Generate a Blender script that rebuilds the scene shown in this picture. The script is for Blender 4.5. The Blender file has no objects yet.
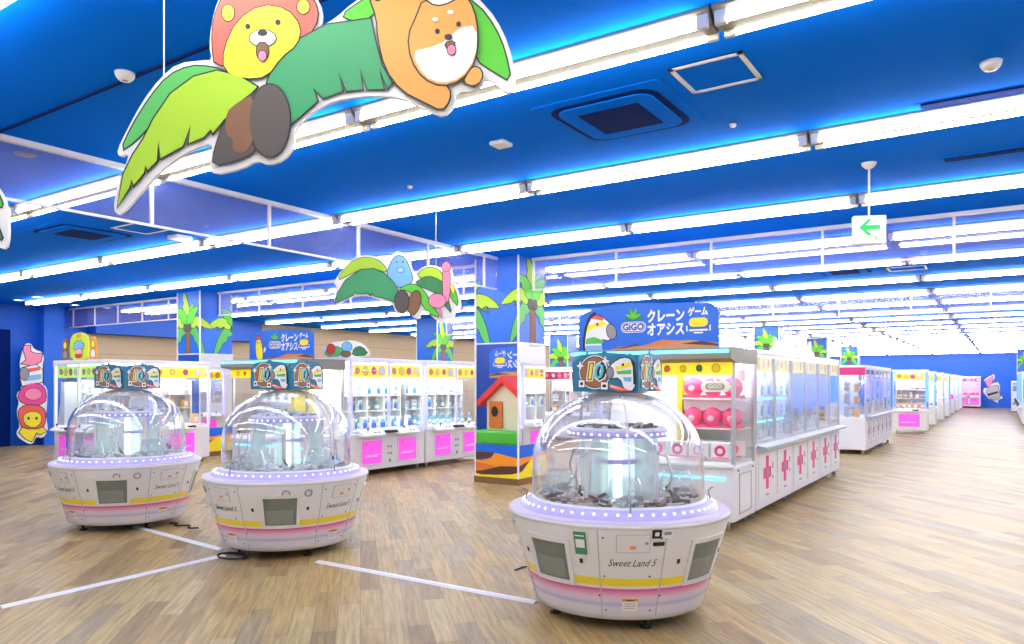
import bpy, math, random
from mathutils import Vector, Matrix
random.seed(7)
PI = math.pi
S = bpy.context.scene
COL = S.collection
# ------------------------------------------------------------------ view geometry (1024 x 644 photograph)
TH = math.radians(33.5); F = 745.0; CX = 512.0; HY = 383.0; HC = 1.6
CT, ST = math.cos(TH), math.sin(TH)
CEIL = 3.6
def wp(px, py, d):
    u = (px - CX) / F * d
    return Vector((u*CT - d*ST, u*ST + d*CT, HC + (HY - py)*d/F))
def on_z(px, py, z): return wp(px, py, (HC - z)*F/(py - HY))
def on_y(px, py, Y):
    k = (px - CX)/F
    d = Y/(k*ST + CT); return wp(px, py, d)
def on_x(px, py, X):
    k = (px - CX)/F
    d = X/(k*CT - ST); return wp(px, py, d)
# ------------------------------------------------------------------ materials
MATS = {}
def mat(name, col, rough=.5, metal=0., emit=None, es=0., spec=.5, bump=0., coat=0.):
    if name in MATS: return MATS[name]
    m = bpy.data.materials.new(name); m.use_nodes = True
    nt = m.node_tree; b = nt.nodes['Principled BSDF']
    b.inputs['Base Color'].default_value = (*col, 1)
    b.inputs['Roughness'].default_value = rough
    b.inputs['Metallic'].default_value = metal
    b.inputs['Specular IOR Level'].default_value = spec
    if coat: b.inputs['Coat Weight'].default_value = coat
    if emit:
        b.inputs['Emission Color'].default_value = (*emit, 1); b.inputs['Emission Strength'].default_value = es
    # a little procedural unevenness in the finish
    n = nt.nodes.new('ShaderNodeTexNoise'); n.inputs['Scale'].default_value = 6.0
    mr = nt.nodes.new('ShaderNodeMapRange')
    mr.inputs['To Min'].default_value = max(0.02, rough - .05); mr.inputs['To Max'].default_value = min(1, rough + .05)
    tc = nt.nodes.new('ShaderNodeTexCoord')
    nt.links.new(tc.outputs['Object'], n.inputs['Vector'])
    nt.links.new(n.outputs['Fac'], mr.inputs['Value']); nt.links.new(mr.outputs['Result'], b.inputs['Roughness'])
    if bump:
        bp = nt.nodes.new('ShaderNodeBump'); bp.inputs['Strength'].default_value = bump
        n2 = nt.nodes.new('ShaderNodeTexNoise'); n2.inputs['Scale'].default_value = 60
        nt.links.new(tc.outputs['Object'], n2.inputs['Vector'])
        nt.links.new(n2.outputs['Fac'], bp.inputs['Height']); nt.links.new(bp.outputs['Normal'], b.inputs['Normal'])
    MATS[name] = m
    return m
def glass(name, tint=(1, 1, 1), gloss=(1, 1, 1), k=1.0, rough=.02, haze=None, hz=0.):
    if name in MATS: return MATS[name]
    m = bpy.data.materials.new(name); m.use_nodes = True; nt = m.node_tree
    for n in list(nt.nodes): nt.nodes.remove(n)
    o = nt.nodes.new('ShaderNodeOutputMaterial'); t = nt.nodes.new('ShaderNodeBsdfTransparent'); g = nt.nodes.new('ShaderNodeBsdfGlossy')
    t.inputs['Color'].default_value = (*tint, 1); g.inputs['Color'].default_value = (*gloss, 1); g.inputs['Roughness'].default_value = rough
    fr = nt.nodes.new('ShaderNodeFresnel'); ge = nt.nodes.new('ShaderNodeNewGeometry'); ma = nt.nodes.new('ShaderNodeMath'); ma.operation = 'MULTIPLY_ADD'
    ma.inputs[1].default_value = 1/1.45-1.45; ma.inputs[2].default_value = 1.45     # same mirror strength on both sides of a pane
    nt.links.new(ge.outputs['Backfacing'], ma.inputs[0]); nt.links.new(ma.outputs[0], fr.inputs['IOR'])
    mu = nt.nodes.new('ShaderNodeMath'); mu.operation = 'MULTIPLY'; mu.inputs[1].default_value = k; mu.use_clamp = True
    mx = nt.nodes.new('ShaderNodeMixShader')
    nt.links.new(fr.outputs[0], mu.inputs[0]); nt.links.new(mu.outputs[0], mx.inputs[0])
    nt.links.new(t.outputs[0], mx.inputs[1]); nt.links.new(g.outputs[0], mx.inputs[2])
    last = mx
    if haze:
        df = nt.nodes.new('ShaderNodeBsdfDiffuse'); df.inputs['Color'].default_value = (*haze, 1)
        m2 = nt.nodes.new('ShaderNodeMixShader'); m2.inputs[0].default_value = hz
        nt.links.new(mx.outputs[0], m2.inputs[1]); nt.links.new(df.outputs[0], m2.inputs[2]); last = m2
    nt.links.new(last.outputs[0], o.inputs[0])
    MATS[name] = m; return m
def ramp_z_material(name, stops, rough=.3):
    m = bpy.data.materials.new(name); m.use_nodes = True; nt = m.node_tree; b = nt.nodes['Principled BSDF']
    b.inputs['Roughness'].default_value = rough
    tc = nt.nodes.new('ShaderNodeTexCoord'); sp = nt.nodes.new('ShaderNodeSeparateXYZ'); cr = nt.nodes.new('ShaderNodeValToRGB')
    nt.links.new(tc.outputs['Object'], sp.inputs[0]); nt.links.new(sp.outputs['Z'], cr.inputs[0]); nt.links.new(cr.outputs[0], b.inputs['Base Color'])
    e = cr.color_ramp.elements
    e[0].position = stops[0][0]; e[0].color = (*stops[0][1], 1)
    e[1].position = stops[-1][0]; e[1].color = (*stops[-1][1], 1)
    for p, c in stops[1:-1]:
        q = e.new(p); q.color = (*c, 1)
    MATS[name] = m; return m

WHITE = mat('white_enamel', (.82, .82, .84), .35)
WARM = mat('warm_white', (.78, .77, .74), .35)
PAPER = mat('white_print', (.86, .86, .86), .5)
BLACK = mat('black_ink', (.012, .012, .014), .5)
RUBBER = mat('black_rubber', (.02, .02, .02), .7)
GREY = mat('grey_plastic', (.28, .29, .31), .4)
ALU = mat('aluminium', (.55, .56, .58), .3, .7)
CHROME = mat('chrome', (.8, .8, .82), .12, 1.)
BLUEP = mat('blue_print', (.005, .14, .68), .4)
BLUED = mat('deep_blue_print', (.008, .06, .38), .4)
BLUEW = mat('blue_wall_paint', (.004, .13, .72), .5)
NAVY = mat('navy', (.003, .02, .16), .8, spec=.05)
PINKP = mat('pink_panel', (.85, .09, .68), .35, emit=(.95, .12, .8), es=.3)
YEL = mat('yellow_print', (.95, .78, .02), .4)
YELL = mat('yellow_backlit', (.95, .75, .02), .4, emit=(1, .75, .02), es=.35)
ORG = mat('orange_print', (.95, .32, .02), .4)
DORG = mat('burnt_orange_print', (.75, .2, .03), .4)
BRN = mat('brown_print', (.1, .035, .02), .5)
TAN = mat('tan_print', (.62, .3, .12), .5)
LIME = mat('lime_print', (.4, .66, .02), .5)
MGRN = mat('mid_green_print', (.09, .5, .1), .5)
BGRN = mat('bright_green_print', (.09, .58, .02), .5)
DGRN = mat('dark_green_print', (.03, .22, .07), .5)
RED = mat('red_print', (.8, .03, .02), .4)
CORAL = mat('coral_print', (.85, .12, .08), .5)
ROSE = mat('rose_print', (.9, .25, .4), .5)
HOT = mat('hot_pink_print', (.85, .05, .3), .5)
SKY = mat('sky_blue_print', (.2, .5, .8), .5)
TEAL = mat('teal_print', (.015, .2, .33), .45)
COIN = mat('coin_brown', (.35, .14, .04), .45)
HUSK = mat('husk_grey', (.1, .085, .075), .6)
HUSKB = mat('husk_brown', (.23, .11, .05), .6)
SHIBA = mat('tan_orange_print', (.78, .36, .07), .5)
LAV = mat('lavender_print', (.45, .42, .8), .5)
MAG = mat('magenta_print', (.5, .01, .15), .4)
TUBE = mat('fluorescent_tube', (1, 1, 1), .5, emit=(1., .94, .84), es=25.)
HOUS = mat('lamp_housing', (.24, .225, .19), .5)
LEDW = mat('white_led', (1, 1, 1), .5, emit=(.9, .92, 1.), es=1.2)
LEDS = mat('soft_white_led', (1, 1, 1), .5, emit=(.93, .97, 1.), es=8.)
LEDC = mat('cyan_led', (.2, .8, 1), .5, emit=(.06, .6, 1.), es=2.6)
LEDP = mat('violet_led', (.4, .4, 1), .5, emit=(.14, .13, 1.), es=2.)
LEDB = mat('blue_led', (.1, .25, 1), .5, emit=(.05, .2, 1.), es=1.6)
LEDL = mat('lavender_led_ring', (.42, .38, .75), .4, emit=(.5, .42, 1.), es=.12)
GREENL = mat('green_backlit', (.0, .35, .06), .5, emit=(0., .6, .1), es=.5)
WHITEL = mat('white_backlit', (.9, .9, .9), .5, emit=(1, 1, 1), es=.8)
MIRROR = mat('mirror', (.92, .92, .94), .02, 1.)
MIRROR.node_tree.links.remove(MIRROR.node_tree.nodes['Principled BSDF'].inputs['Roughness'].links[0])
GL = glass('clear_glass', (.97, .98, .99), k=.9)
DOME = glass('dome_acrylic', (.98, .98, .99), k=1.5, haze=(.85, .86, .95), hz=.03)
ACR = glass('acrylic_chute', (.86, .92, .92), k=2.2, haze=(.8, .9, .88), hz=.22)
FROST = glass('pale_green_acrylic', (.75, .88, .84), k=1.4, haze=(.85, .93, .9), hz=.42)
BARR = glass('smoke_screen_glass', (.9, .89, .99), gloss=(.95, .93, 1), k=2.2, haze=(.55, .55, .95), hz=.10)
DARKG = glass('grey_window', (.7, .73, .71), k=1.2, haze=(.4, .43, .41), hz=.15)
CURT = glass('blue_lit_film', (.25, .35, 1), k=1.0, haze=(.1, .18, 1), hz=.7)
# ------------------------------------------------------------------ mesh builder
class MB:
    def __init__(s, *mats):
        s.v = []; s.f = []; s.m = []; s.mats = list(mats); s.cur = 0; s.smooth = []
    def use(s, m):
        if m not in s.mats: s.mats.append(m)
        s.cur = s.mats.index(m); return s
    def add(s, vs, fs, smooth=False):
        b = len(s.v); s.v += [tuple(v) for v in vs]
        for f in fs:
            s.f.append([b+i for i in f]); s.m.append(s.cur); s.smooth.append(smooth)
    def box(s, x0, x1, y0, y1, z0, z1, c=0.):
        if x0 > x1: x0, x1 = x1, x0
        if y0 > y1: y0, y1 = y1, y0
        if z0 > z1: z0, z1 = z1, z0
        if c <= 0:
            s.add([(x, y, z) for x in (x0, x1) for y in (y0, y1) for z in (z0, z1)],
                  [(0, 1, 3, 2), (4, 6, 7, 5), (0, 4, 5, 1), (2, 3, 7, 6), (0, 2, 6, 4), (1, 5, 7, 3)])
        else:
            c = min(c, (x1-x0)*.45, (y1-y0)*.45, (z1-z0)*.45)
            pts = lambda i: [(x0+c+i, y0+i), (x1-c-i, y0+i), (x1-i, y0+c+i), (x1-i, y1-c-i), (x1-c-i, y1-i), (x0+c+i, y1-i), (x0+i, y1-c-i), (x0+i, y0+c+i)]
            def ring(i, z):
                return [(x0+max(c, i), y0+i, z), (x1-max(c, i), y0+i, z), (x1-i, y0+max(c, i), z), (x1-i, y1-max(c, i), z), (x1-max(c, i), y1-i, z), (x0+max(c, i), y1-i, z), (x0+i, y1-max(c, i), z), (x0+i, y0+max(c, i), z)]
            R = [ring(c*.999, z0), ring(0, z0+c), ring(0, z1-c), ring(c*.999, z1)]
            vs = sum(R, []); fs = []
            for k in range(3):
                for i in range(8):
                    j = (i+1) % 8; fs.append((k*8+i, k*8+j, (k+1)*8+j, (k+1)*8+i))
            fs.append(tuple(reversed(range(8)))); fs.append(tuple(range(24, 32)))
            s.add(vs, fs)
        return s
    def tube(s, pts, r, n=8, cap=True):
        pts = [Vector(p) for p in pts]; rs = r if isinstance(r, (list, tuple)) else [r]*len(pts)
        vs = []; prev = None
        for i, p in enumerate(pts):
            if i == 0: t = pts[1]-p
            elif i == len(pts)-1: t = p-pts[i-1]
            else: t = pts[i+1]-pts[i-1]
            t.normalize()
            if prev is None:
                a = Vector((0, 0, 1)) if abs(t.z) < .9 else Vector((1, 0, 0)); e1 = t.cross(a).normalized()
            else: e1 = (prev - t*prev.dot(t)).normalized()
            prev = e1; e2 = t.cross(e1)
            for k in range(n):
                a = 2*PI*k/n; vs.append(p + (e1*math.cos(a)+e2*math.sin(a))*rs[i])
        fs = []
        for i in range(len(pts)-1):
            for k in range(n):
                j = (k+1) % n; fs.append((i*n+k, i*n+j, (i+1)*n+j, (i+1)*n+k))
        s.add(vs, fs, True)
        if cap:
            b = len(pts)-1
            s.add([vs[k] for k in range(n)], [tuple(reversed(range(n)))]); s.add([vs[b*n+k] for k in range(n)], [tuple(range(n))])
        return s
    def lathe(s, prof, n=32, c=(0, 0, 0), smooth=True, a0=0., a1=2*PI):
        full = abs(a1-a0-2*PI) < 1e-6; m = n if full else n+1
        vs = [(c[0]+r*math.cos(a0+(a1-a0)*k/n), c[1]+r*math.sin(a0+(a1-a0)*k/n), c[2]+z) for r, z in prof for k in range(m)]
        fs = []
        for i in range(len(prof)-1):
            for k in range(n):
                j = (k+1) % m
                q = [i*m+k, i*m+j, (i+1)*m+j, (i+1)*m+k]
                if prof[i][0] < 1e-6: q = [i*m+k, (i+1)*m+j, (i+1)*m+k]
                elif prof[i+1][0] < 1e-6: q = [i*m+k, i*m+j, (i+1)*m+k]
                fs.append(tuple(q))
        s.add(vs, fs, smooth); return s
    def ball(s, c, r, n=12, k=8, sq=(1, 1, 1)):
        vs = []; 
        for i in range(k+1):
            ph = -PI/2 + PI*i/k
            for j in range(n):
                a = 2*PI*j/n; vs.append((c[0]+r*sq[0]*math.cos(ph)*math.cos(a), c[1]+r*sq[1]*math.cos(ph)*math.sin(a), c[2]+r*sq[2]*math.sin(ph)))
        fs = []
        for i in range(k):
            for j in range(n):
                q = (j+1) % n
                if i == 0: fs.append((j, (i+1)*n+q, (i+1)*n+j))
                elif i == k-1: fs.append((i*n+j, i*n+q, (i+1)*n+j))
                else: fs.append((i*n+j, i*n+q, (i+1)*n+q, (i+1)*n+j))
        s.add(vs, fs, True); return s
    def prism(s, pts, fr, h0, h1):
        """2D polygon pts extruded between heights h0 and h1 above the frame's plane"""
        if len(pts) < 3: return s
        A = sum(pts[i][0]*pts[(i+1) % len(pts)][1]-pts[(i+1) % len(pts)][0]*pts[i][1] for i in range(len(pts)))
        if abs(A) < 1e-9: return s
        if A < 0: pts = list(reversed(pts))
        n = len(pts)
        vs = [fr(x, y, h0) for x, y in pts]+[fr(x, y, h1) for x, y in pts]
        fs = [tuple(range(n, 2*n)), tuple(reversed(range(n)))]
        for i in range(n):
            j = (i+1) % n; fs.append((i, j, n+j, n+i))
        s.add(vs, fs); return s
    def build(s, name, parent=None):
        me = bpy.data.meshes.new(name)
        v, f = s.v, s.f
        me.from_pydata(v, [], f)
        for m in s.mats: me.materials.append(m)
        me.polygons.foreach_set('material_index', s.m); me.polygons.foreach_set('use_smooth', s.smooth)
        me.update(); me.validate(clean_customdata=False)
        o = bpy.data.objects.new(name, me); COL.objects.link(o)
        if parent: o.parent = parent
        return o
def frame(o, xd, yd):
    o = Vector(o); xd = Vector(xd).normalized(); yd = Vector(yd).normalized(); n = xd.cross(yd)
    f = lambda x, y, h=0.: o + xd*x + yd*y + n*h
    return f
def thing(name, label, cat, loc=(0, 0, 0), rz=0., group=None):
    o = bpy.data.objects.new(name, None); COL.objects.link(o); o.empty_display_size = .1
    o.location = loc; o.rotation_euler = (0, 0, rz); o['label'] = label; o['category'] = cat
    if group: o['group'] = group
    return o
def tag(o, label, cat, group=None, kind=None):
    o['label'] = label; o['category'] = cat
    if group: o['group'] = group
    if kind: o['kind'] = kind
    return o
def struct(o): o['kind'] = 'structure'; return o
KIDS = {}
def copy_tree(o, parent=None):
    if o.name not in ALLKIDS: ALLKIDS[o.name] = list(o.children)
    c = o.copy(); COL.objects.link(c)
    if parent: c.parent = parent
    for k in ALLKIDS[o.name]: copy_tree(k, c)
    return c
ALLKIDS = {}
def place(src, loc, rz, label, group=None):
    c = copy_tree(src); c.location = loc; c.rotation_euler = (0, 0, rz); c['label'] = label
    if group: c['group'] = group
    return c
# ------------------------------------------------------------------ 2D drawing helpers
def offset(pts, w):
    n = len(pts)
    A = sum(pts[i][0]*pts[(i+1) % n][1]-pts[(i+1) % n][0]*pts[i][1] for i in range(n))
    sg = 1 if A > 0 else -1; out = []
    for i in range(n):
        a, b, c = Vector(pts[i-1]), Vector(pts[i]), Vector(pts[(i+1) % n])
        d1 = (b-a); d2 = (c-b)
        if d1.length < 1e-9 or d2.length < 1e-9: out.append(pts[i]); continue
        d1.normalize(); d2.normalize()
        n1 = Vector((d1.y, -d1.x))*sg; n2 = Vector((d2.y, -d2.x))*sg
        m = n1+n2
        if m.length < .3: out.append((b.x+(d1.x-d2.x)*w*.7, b.y+(d1.y-d2.y)*w*.7)); continue
        m.normalize(); k = w/max(.5, m.dot(n1)); out.append((b.x+m.x*k, b.y+m.y*k))
    return out
def smooth2(pts, it=1):
    for _ in range(it):
        q = []
        for i in range(len(pts)):
            a, b = pts[i], pts[(i+1) % len(pts)]
            q += [(a[0]*.75+b[0]*.25, a[1]*.75+b[1]*.25), (a[0]*.25+b[0]*.75, a[1]*.25+b[1]*.75)]
        pts = q
    return pts
def ell(cx, cy, rx, ry, n=20, rot=0.):
    c, s = math.cos(rot), math.sin(rot)
    return [(cx+rx*math.cos(2*PI*k/n)*c-ry*math.sin(2*PI*k/n)*s, cy+rx*math.cos(2*PI*k/n)*s+ry*math.sin(2*PI*k/n)*c) for k in range(n)]
def rrect(x0, x1, y0, y1, r, n=5):
    out = []
    for cx, cy, a in ((x1-r, y0+r, -PI/2), (x1-r, y1-r, 0), (x0+r, y1-r, PI/2), (x0+r, y0+r, PI)):
        for k in range(n+1): out.append((cx+r*math.cos(a+PI/2*k/n), cy+r*math.sin(a+PI/2*k/n)))
    return out
def clip(pts, x0, x1, y0, y1):
    for ax, v, sg in ((0, x0, 1), (0, x1, -1), (1, y0, 1), (1, y1, -1)):
        out = []
        for i in range(len(pts)):
            a, b = pts[i-1], pts[i]; ia = (a[ax]-v)*sg >= 0; ib = (b[ax]-v)*sg >= 0
            if ia != ib:
                t = (v-a[ax])/(b[ax]-a[ax]); out.append((a[0]+(b[0]-a[0])*t, a[1]+(b[1]-a[1])*t))
            if ib: out.append(b)
        pts = out
        if len(pts) < 3: return []
    return pts
def leaf(cx, cy, ang, L, droop, w, n=9, notch=True):
    """curved palm frond outline, starting at the crown (cx,cy)"""
    up = []; dn = []
    for i in range(n+1):
        t = i/n
        x = cx+math.cos(ang)*L*t; y = cy+math.sin(ang)*L*t - droop*t*t
        tx = math.cos(ang)*L; ty = math.sin(ang)*L-2*droop*t; q = math.hypot(tx, ty) or 1
        nx, ny = -ty/q, tx/q
        if math.cos(ang) < 0: nx, ny = -nx, -ny
        ww = w*math.sin(PI*min(1, t**.75))**.8 if 0 < t < 1 else 0
        up.append((x+nx*ww*.55, y+ny*ww*.55))
        k = .45*(.55 if (notch and i in (4, 6)) else 1)
        dn.append((x-nx*ww*k, y-ny*ww*k))
    return up+list(reversed(dn[1:-1]))
def ink(mb, pts, fr, m, h, o=.006, om=None, th=.001):
    """a printed shape: dark outline below, colour above"""
    if o: mb.use(om or BLACK).prism(offset(pts, o), fr, h, h+th)
    mb.use(m).prism(pts, fr, h+th if o else h, h+th*2)
def text_geo(txt, size, bold=0., shear=0., sx=1.):
    cu = bpy.data.curves.new('lettering', 'FONT'); cu.body = txt; cu.size = size; cu.offset = bold; cu.shear = shear
    cu.align_x = 'CENTER'; cu.align_y = 'CENTER'; cu.resolution_u = 2
    ob = bpy.data.objects.new('lettering', cu); COL.objects.link(ob)
    dg = bpy.context.evaluated_depsgraph_get(); me = bpy.data.meshes.new_from_object(ob.evaluated_get(dg))
    vs = [(v.co.x*sx, v.co.y) for v in me.vertices]; fs = [tuple(p.vertices) for p in me.polygons]
    bpy.data.objects.remove(ob); bpy.data.curves.remove(cu); bpy.data.meshes.remove(me)
    return vs, fs
def put_text(mb, txt, size, fr, x, y, h, m, bold=0., shear=0., sx=1., fn=None):
    vs, fs = text_geo(txt, size, bold, shear, sx)
    mb.use(m).add([(fn or fr)(a+x, b+y, h) for a, b in vs], fs)
# ================================================================== ROOM
def floor_material():
    m = bpy.data.materials.new('oak_plank_vinyl'); m.use_nodes = True; nt = m.node_tree; b = nt.nodes['Principled BSDF']
    N = lambda t: nt.nodes.new(t); L = nt.links.new
    tc = N('ShaderNodeTexCoord'); mp = N('ShaderNodeMapping'); mp.inputs['Rotation'].default_value = (0, 0, math.radians(45))
    L(tc.outputs['Object'], mp.inputs['Vector'])
    # board direction is the local x axis after the turn
    br = N('ShaderNodeTexBrick'); br.offset = .37; br.offset_frequency = 2; br.squash = 1
    br.inputs['Scale'].default_value = 1; br.inputs['Brick Width'].default_value = .92; br.inputs['Row Height'].default_value = .152
    br.inputs['Mortar Size'].default_value = .0016; br.inputs['Mortar Smooth'].default_value = .1; br.inputs['Bias'].default_value = 0
    br.inputs['Color1'].default_value = (0, 0, 0, 1); br.inputs['Color2'].default_value = (1, 1, 1, 1); br.inputs['Mortar'].default_value = (.3, .3, .3, 1)
    L(mp.outputs[0], br.inputs['Vector'])
    cr = N('ShaderNodeValToRGB'); e = cr.color_ramp.elements
    e[0].position = 0; e[0].color = (.29, .195, .085, 1); e[1].position = 1; e[1].color = (.56, .44, .205, 1)
    for p, c in ((.22, (.44, .30, .115)), (.4, (.54, .395, .16)), (.6, (.37, .29, .16)), (.8, (.53, .36, .13))):
        q = e.new(p); q.color = (*c, 1)
    L(br.outputs['Color'], cr.inputs[0])
    gm = N('ShaderNodeMapping'); gm.inputs['Scale'].default_value = (1.6, 22, 1); L(mp.outputs[0], gm.inputs['Vector'])
    gn = N('ShaderNodeTexNoise'); gn.inputs['Scale'].default_value = 1.6; gn.inputs['Detail'].default_value = 7; gn.inputs['Distortion'].default_value = .5
    L(gm.outputs[0], gn.inputs['Vector'])
    gr = N('ShaderNodeValToRGB'); gr.color_ramp.elements[0].position = .3; gr.color_ramp.elements[0].color = (.62, .58, .54, 1)
    gr.color_ramp.elements[1].position = .72; gr.color_ramp.elements[1].color = (1.12, 1.1, 1.06, 1); L(gn.outputs['Fac'], gr.inputs[0])
    mx = N('ShaderNodeMix'); mx.data_type = 'RGBA'; mx.blend_type = 'MULTIPLY'; mx.inputs[0].default_value = 1
    L(cr.outputs[0], mx.inputs[6]); L(gr.outputs[0], mx.inputs[7])
    m2 = N('ShaderNodeMix'); m2.data_type = 'RGBA'; m2.inputs[7].default_value = (.2, .13, .07, 1)
    L(br.outputs['Fac'], m2.inputs[0]); L(mx.outputs[2], m2.inputs[6]); L(m2.outputs[2], b.inputs['Base Color'])
    bn = N('ShaderNodeTexNoise'); bn.inputs['Scale'].default_value = 3; rr = N('ShaderNodeMapRange'); rr.inputs['To Min'].default_value = .3; rr.inputs['To Max'].default_value = .5; b.inputs['Specular IOR Level'].default_value = .3
    L(bn.outputs[0], rr.inputs['Value']); L(rr.outputs[0], b.inputs['Roughness'])
    bp = N('ShaderNodeBump'); bp.inputs['Strength'].default_value = .08; L(gn.outputs['Fac'], bp.inputs['Height']); L(bp.outputs[0], b.inputs['Normal'])
    return m
X0, X1, Y0, Y1 = -21.0, 4.2, -3.2, 57.0
FLOORM = floor_material()
CEILM = mat('blue_ceiling_paint', (.0, .185, .98), .85, spec=.03, bump=.02)
o = MB(FLOORM).box(X0-.2, X1+.2, Y0-.2, Y1+.2, -.1, 0).build('floor'); struct(o)
o = MB(CEILM).box(X0-.2, X1+.2, Y0-.2, Y1+.2, CEIL, CEIL+.1).build('ceiling'); struct(o)
# step line in the ceiling, along the light rows
g0 = on_z(0, 131, CEIL)
struct(MB(NAVY).box(X0, X1, g0.y-.012, g0.y+.012, CEIL-.012, CEIL+.001).build('trim_1'))
BEIGE = mat('beige_wall_board', (.62, .47, .3), .6)
b = MB(BLUEW); b.box(X0-.2, X0, Y0, 10.6, 0, CEIL); struct(b.build('wall_left'))
b = MB(BEIGE); b.box(X0-.2, X0, 10.6, Y1, 0, CEIL)
struct(b.build('wall_left_far'))
b = MB(BLUEW); b.box(X0, X0+.5, 10.6, 16.0, 2.95, CEIL); struct(b.build('trim_2'))
b = MB(mat('board_seam', (.35, .25, .15), .6))
for z in (.6, 1.2, 1.8, 2.4, 3.0): b.box(X0, X0+.006, 10.7, Y1, z, z+.012)
struct(b.build('trim_3'))
struct(MB(BLUEW).box(X0-.2, X1+.2, Y1, Y1+.2, 0, CEIL).build('wall_far'))
struct(MB(WHITE).box(X1, X1+.2, Y0, Y1, 0, CEIL).build('wall_right'))
struct(MB(WHITE).box(X0-.2, X1+.2, Y0-.2, Y0, 0, CEIL).build('wall_near'))
struct(MB(BLUEW).box(X0+.0, X0+.35, on_x(44, 400, X0+.35).y, on_x(54, 400, X0+.35).y+.25, 0, CEIL).build('wall_left_pier'))
dy = on_x(10, 400, X0).y
struct(MB(NAVY).box(X0-.02, X0+.02, dy-1.4, dy, 0, 2.95).build('door_1'))
# dark line where the far ceiling meets
# ------------------------------------------------------------------ ceiling lights
def make_light():
    r = thing('ceiling_light', 'x', 'light')
    L = 2.635
    fr = frame((-L/2, 0, 0), (0, 1, 0), (0, 0, 1))     # profile in (y,z), extruded along +x
    b = MB(HOUS); b.prism([(-.11, 0), (-.11, -.018), (-.045, -.085), (.045, -.085), (.11, -.018), (.11, 0)], fr, 0, L)
    b.build('housing', r)
    for s in (-1, 1):
        MB(TUBE).tube([(-L/2+.075, s*.088, -.086), (L/2-.075, s*.084, -.086)], .016, 10).build('tube', r)
        for e in (-1, 1):
            MB(WARM).box(e*(L/2-.075), e*(L/2-.01), s*.082-.016, s*.082+.016, -.108, -.03, .004).build('socket', r)
    return r
ORD = ['first', 'second', 'third', 'fourth', 'fifth', 'sixth', 'seventh', 'eighth', 'ninth', 'tenth', 'eleventh', 'twelfth', 'thirteenth', 'fourteenth', 'fifteenth', 'sixteenth', 'seventeenth', 'eighteenth', 'nineteenth', 'twentieth', 'twenty-first', 'twenty-second', 'twenty-third', 'twenty-fourth']
PROTO_L = make_light(); first_light = [True]
LX = [-1.3-2.65*k+1.325 for k in range(-1, 8)]
def bay_name(x):
    k = round((x-(-1.3+1.325))/-2.65)
    return {-1: 'over the right edge of the corridor', 0: 'over the right side of the corridor', 1: 'over the left side of the corridor', 2: 'ending at the near column line',
            3: 'just left of the near column line', 4: 'midway between the two column lines', 5: 'right of the left column line',
            6: 'left of the left column line', 7: 'nearest the left wall'}[k]
def add_light(x, y, lab):
    if first_light[0]:
        o = PROTO_L; first_light[0] = False; o.location = (x, y, CEIL); o['label'] = lab; o['group'] = 'twin-tube ceiling lights'
    else: place(PROTO_L, (x, y, CEIL), 0, lab, 'twin-tube ceiling lights')
rows = [3.97+2.34*k for k in range(23)]
for i, y in enumerate(rows):
    for x in LX:
        if x > -6.7 or True:
            if x+1.3 > -6.3 and x-1.3 < -7.2 and abs(y-10.1) < .5: continue
            add_light(x, y, 'twin-tube ceiling light in the %s row back, %s' % (ORD[i], bay_name(x)))
for y in (3.97-2.34, 3.97-4.68):
    for x in LX[:7]: add_light(x, y, 'twin-tube light %s out of frame behind, %s' % ('just' if y > 0 else 'farther', bay_name(x)))
# ------------------------------------------------------------------ hanging smoke screens (glass)
def screen(p0, p1, label, posts, h0=3.08, post_t=None):
    p0 = Vector(p0); p1 = Vector(p1); d = (p1-p0); L = d.length; a = math.atan2(d.y, d.x)
    r = thing('smoke_screen', label, 'glass screen', (p0.x, p0.y, h0), a)
    H = CEIL-h0
    MB(BARR).box(0, L, -.004, .004, .02, H-.03).build('glass_pane', r)
    MB(WHITE).box(0, L, -.03, .03, H-.045, H).build('top_rail', r)
    MB(WHITE).box(0, L, -.012, .012, 0, .022).build('bottom_rail', r)
    for t in posts: MB(WHITE).box(t-.015, t+.015, -.014, .014, .022, H-.045).build('post', r)
    return r
GY = 10.15; GX = -6.74
screen((GX, -.5), (GX, 9.74), 'long glass smoke screen hung from the ceiling, running back into the near column', [9.9-1.35*k for k in range(7)])
screen((GX+.42, GY), (3.8, GY), 'glass smoke screen behind the green arrow sign, right of the near column', [1.45*k+.02 for k in range(8)])
screen((-14.5, GY), (GX-.42, GY), 'glass smoke screen between the left column and the near column', [1.35*k+.05 for k in range(6)])
screen((X0, GY), (-15.3, GY), 'glass smoke screen between the blue left wall and the left column', [1.1*k+.2 for k in range(5)])
screen((GX+.4, 18.15), (3.8, 18.15), 'glass smoke screen farther back, across the second column line', [1.45*k+.3 for k in range(7)])
screen((GX+.4, 26.15), (3.8, 26.15), 'glass smoke screen at the third column line back', [1.45*k+.3 for k in range(7)])
screen((-14.5, 18.15), (GX-.42, 18.15), 'glass smoke screen at the second column line, left of the corridor', [1.35*k+.05 for k in range(6)])
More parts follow.
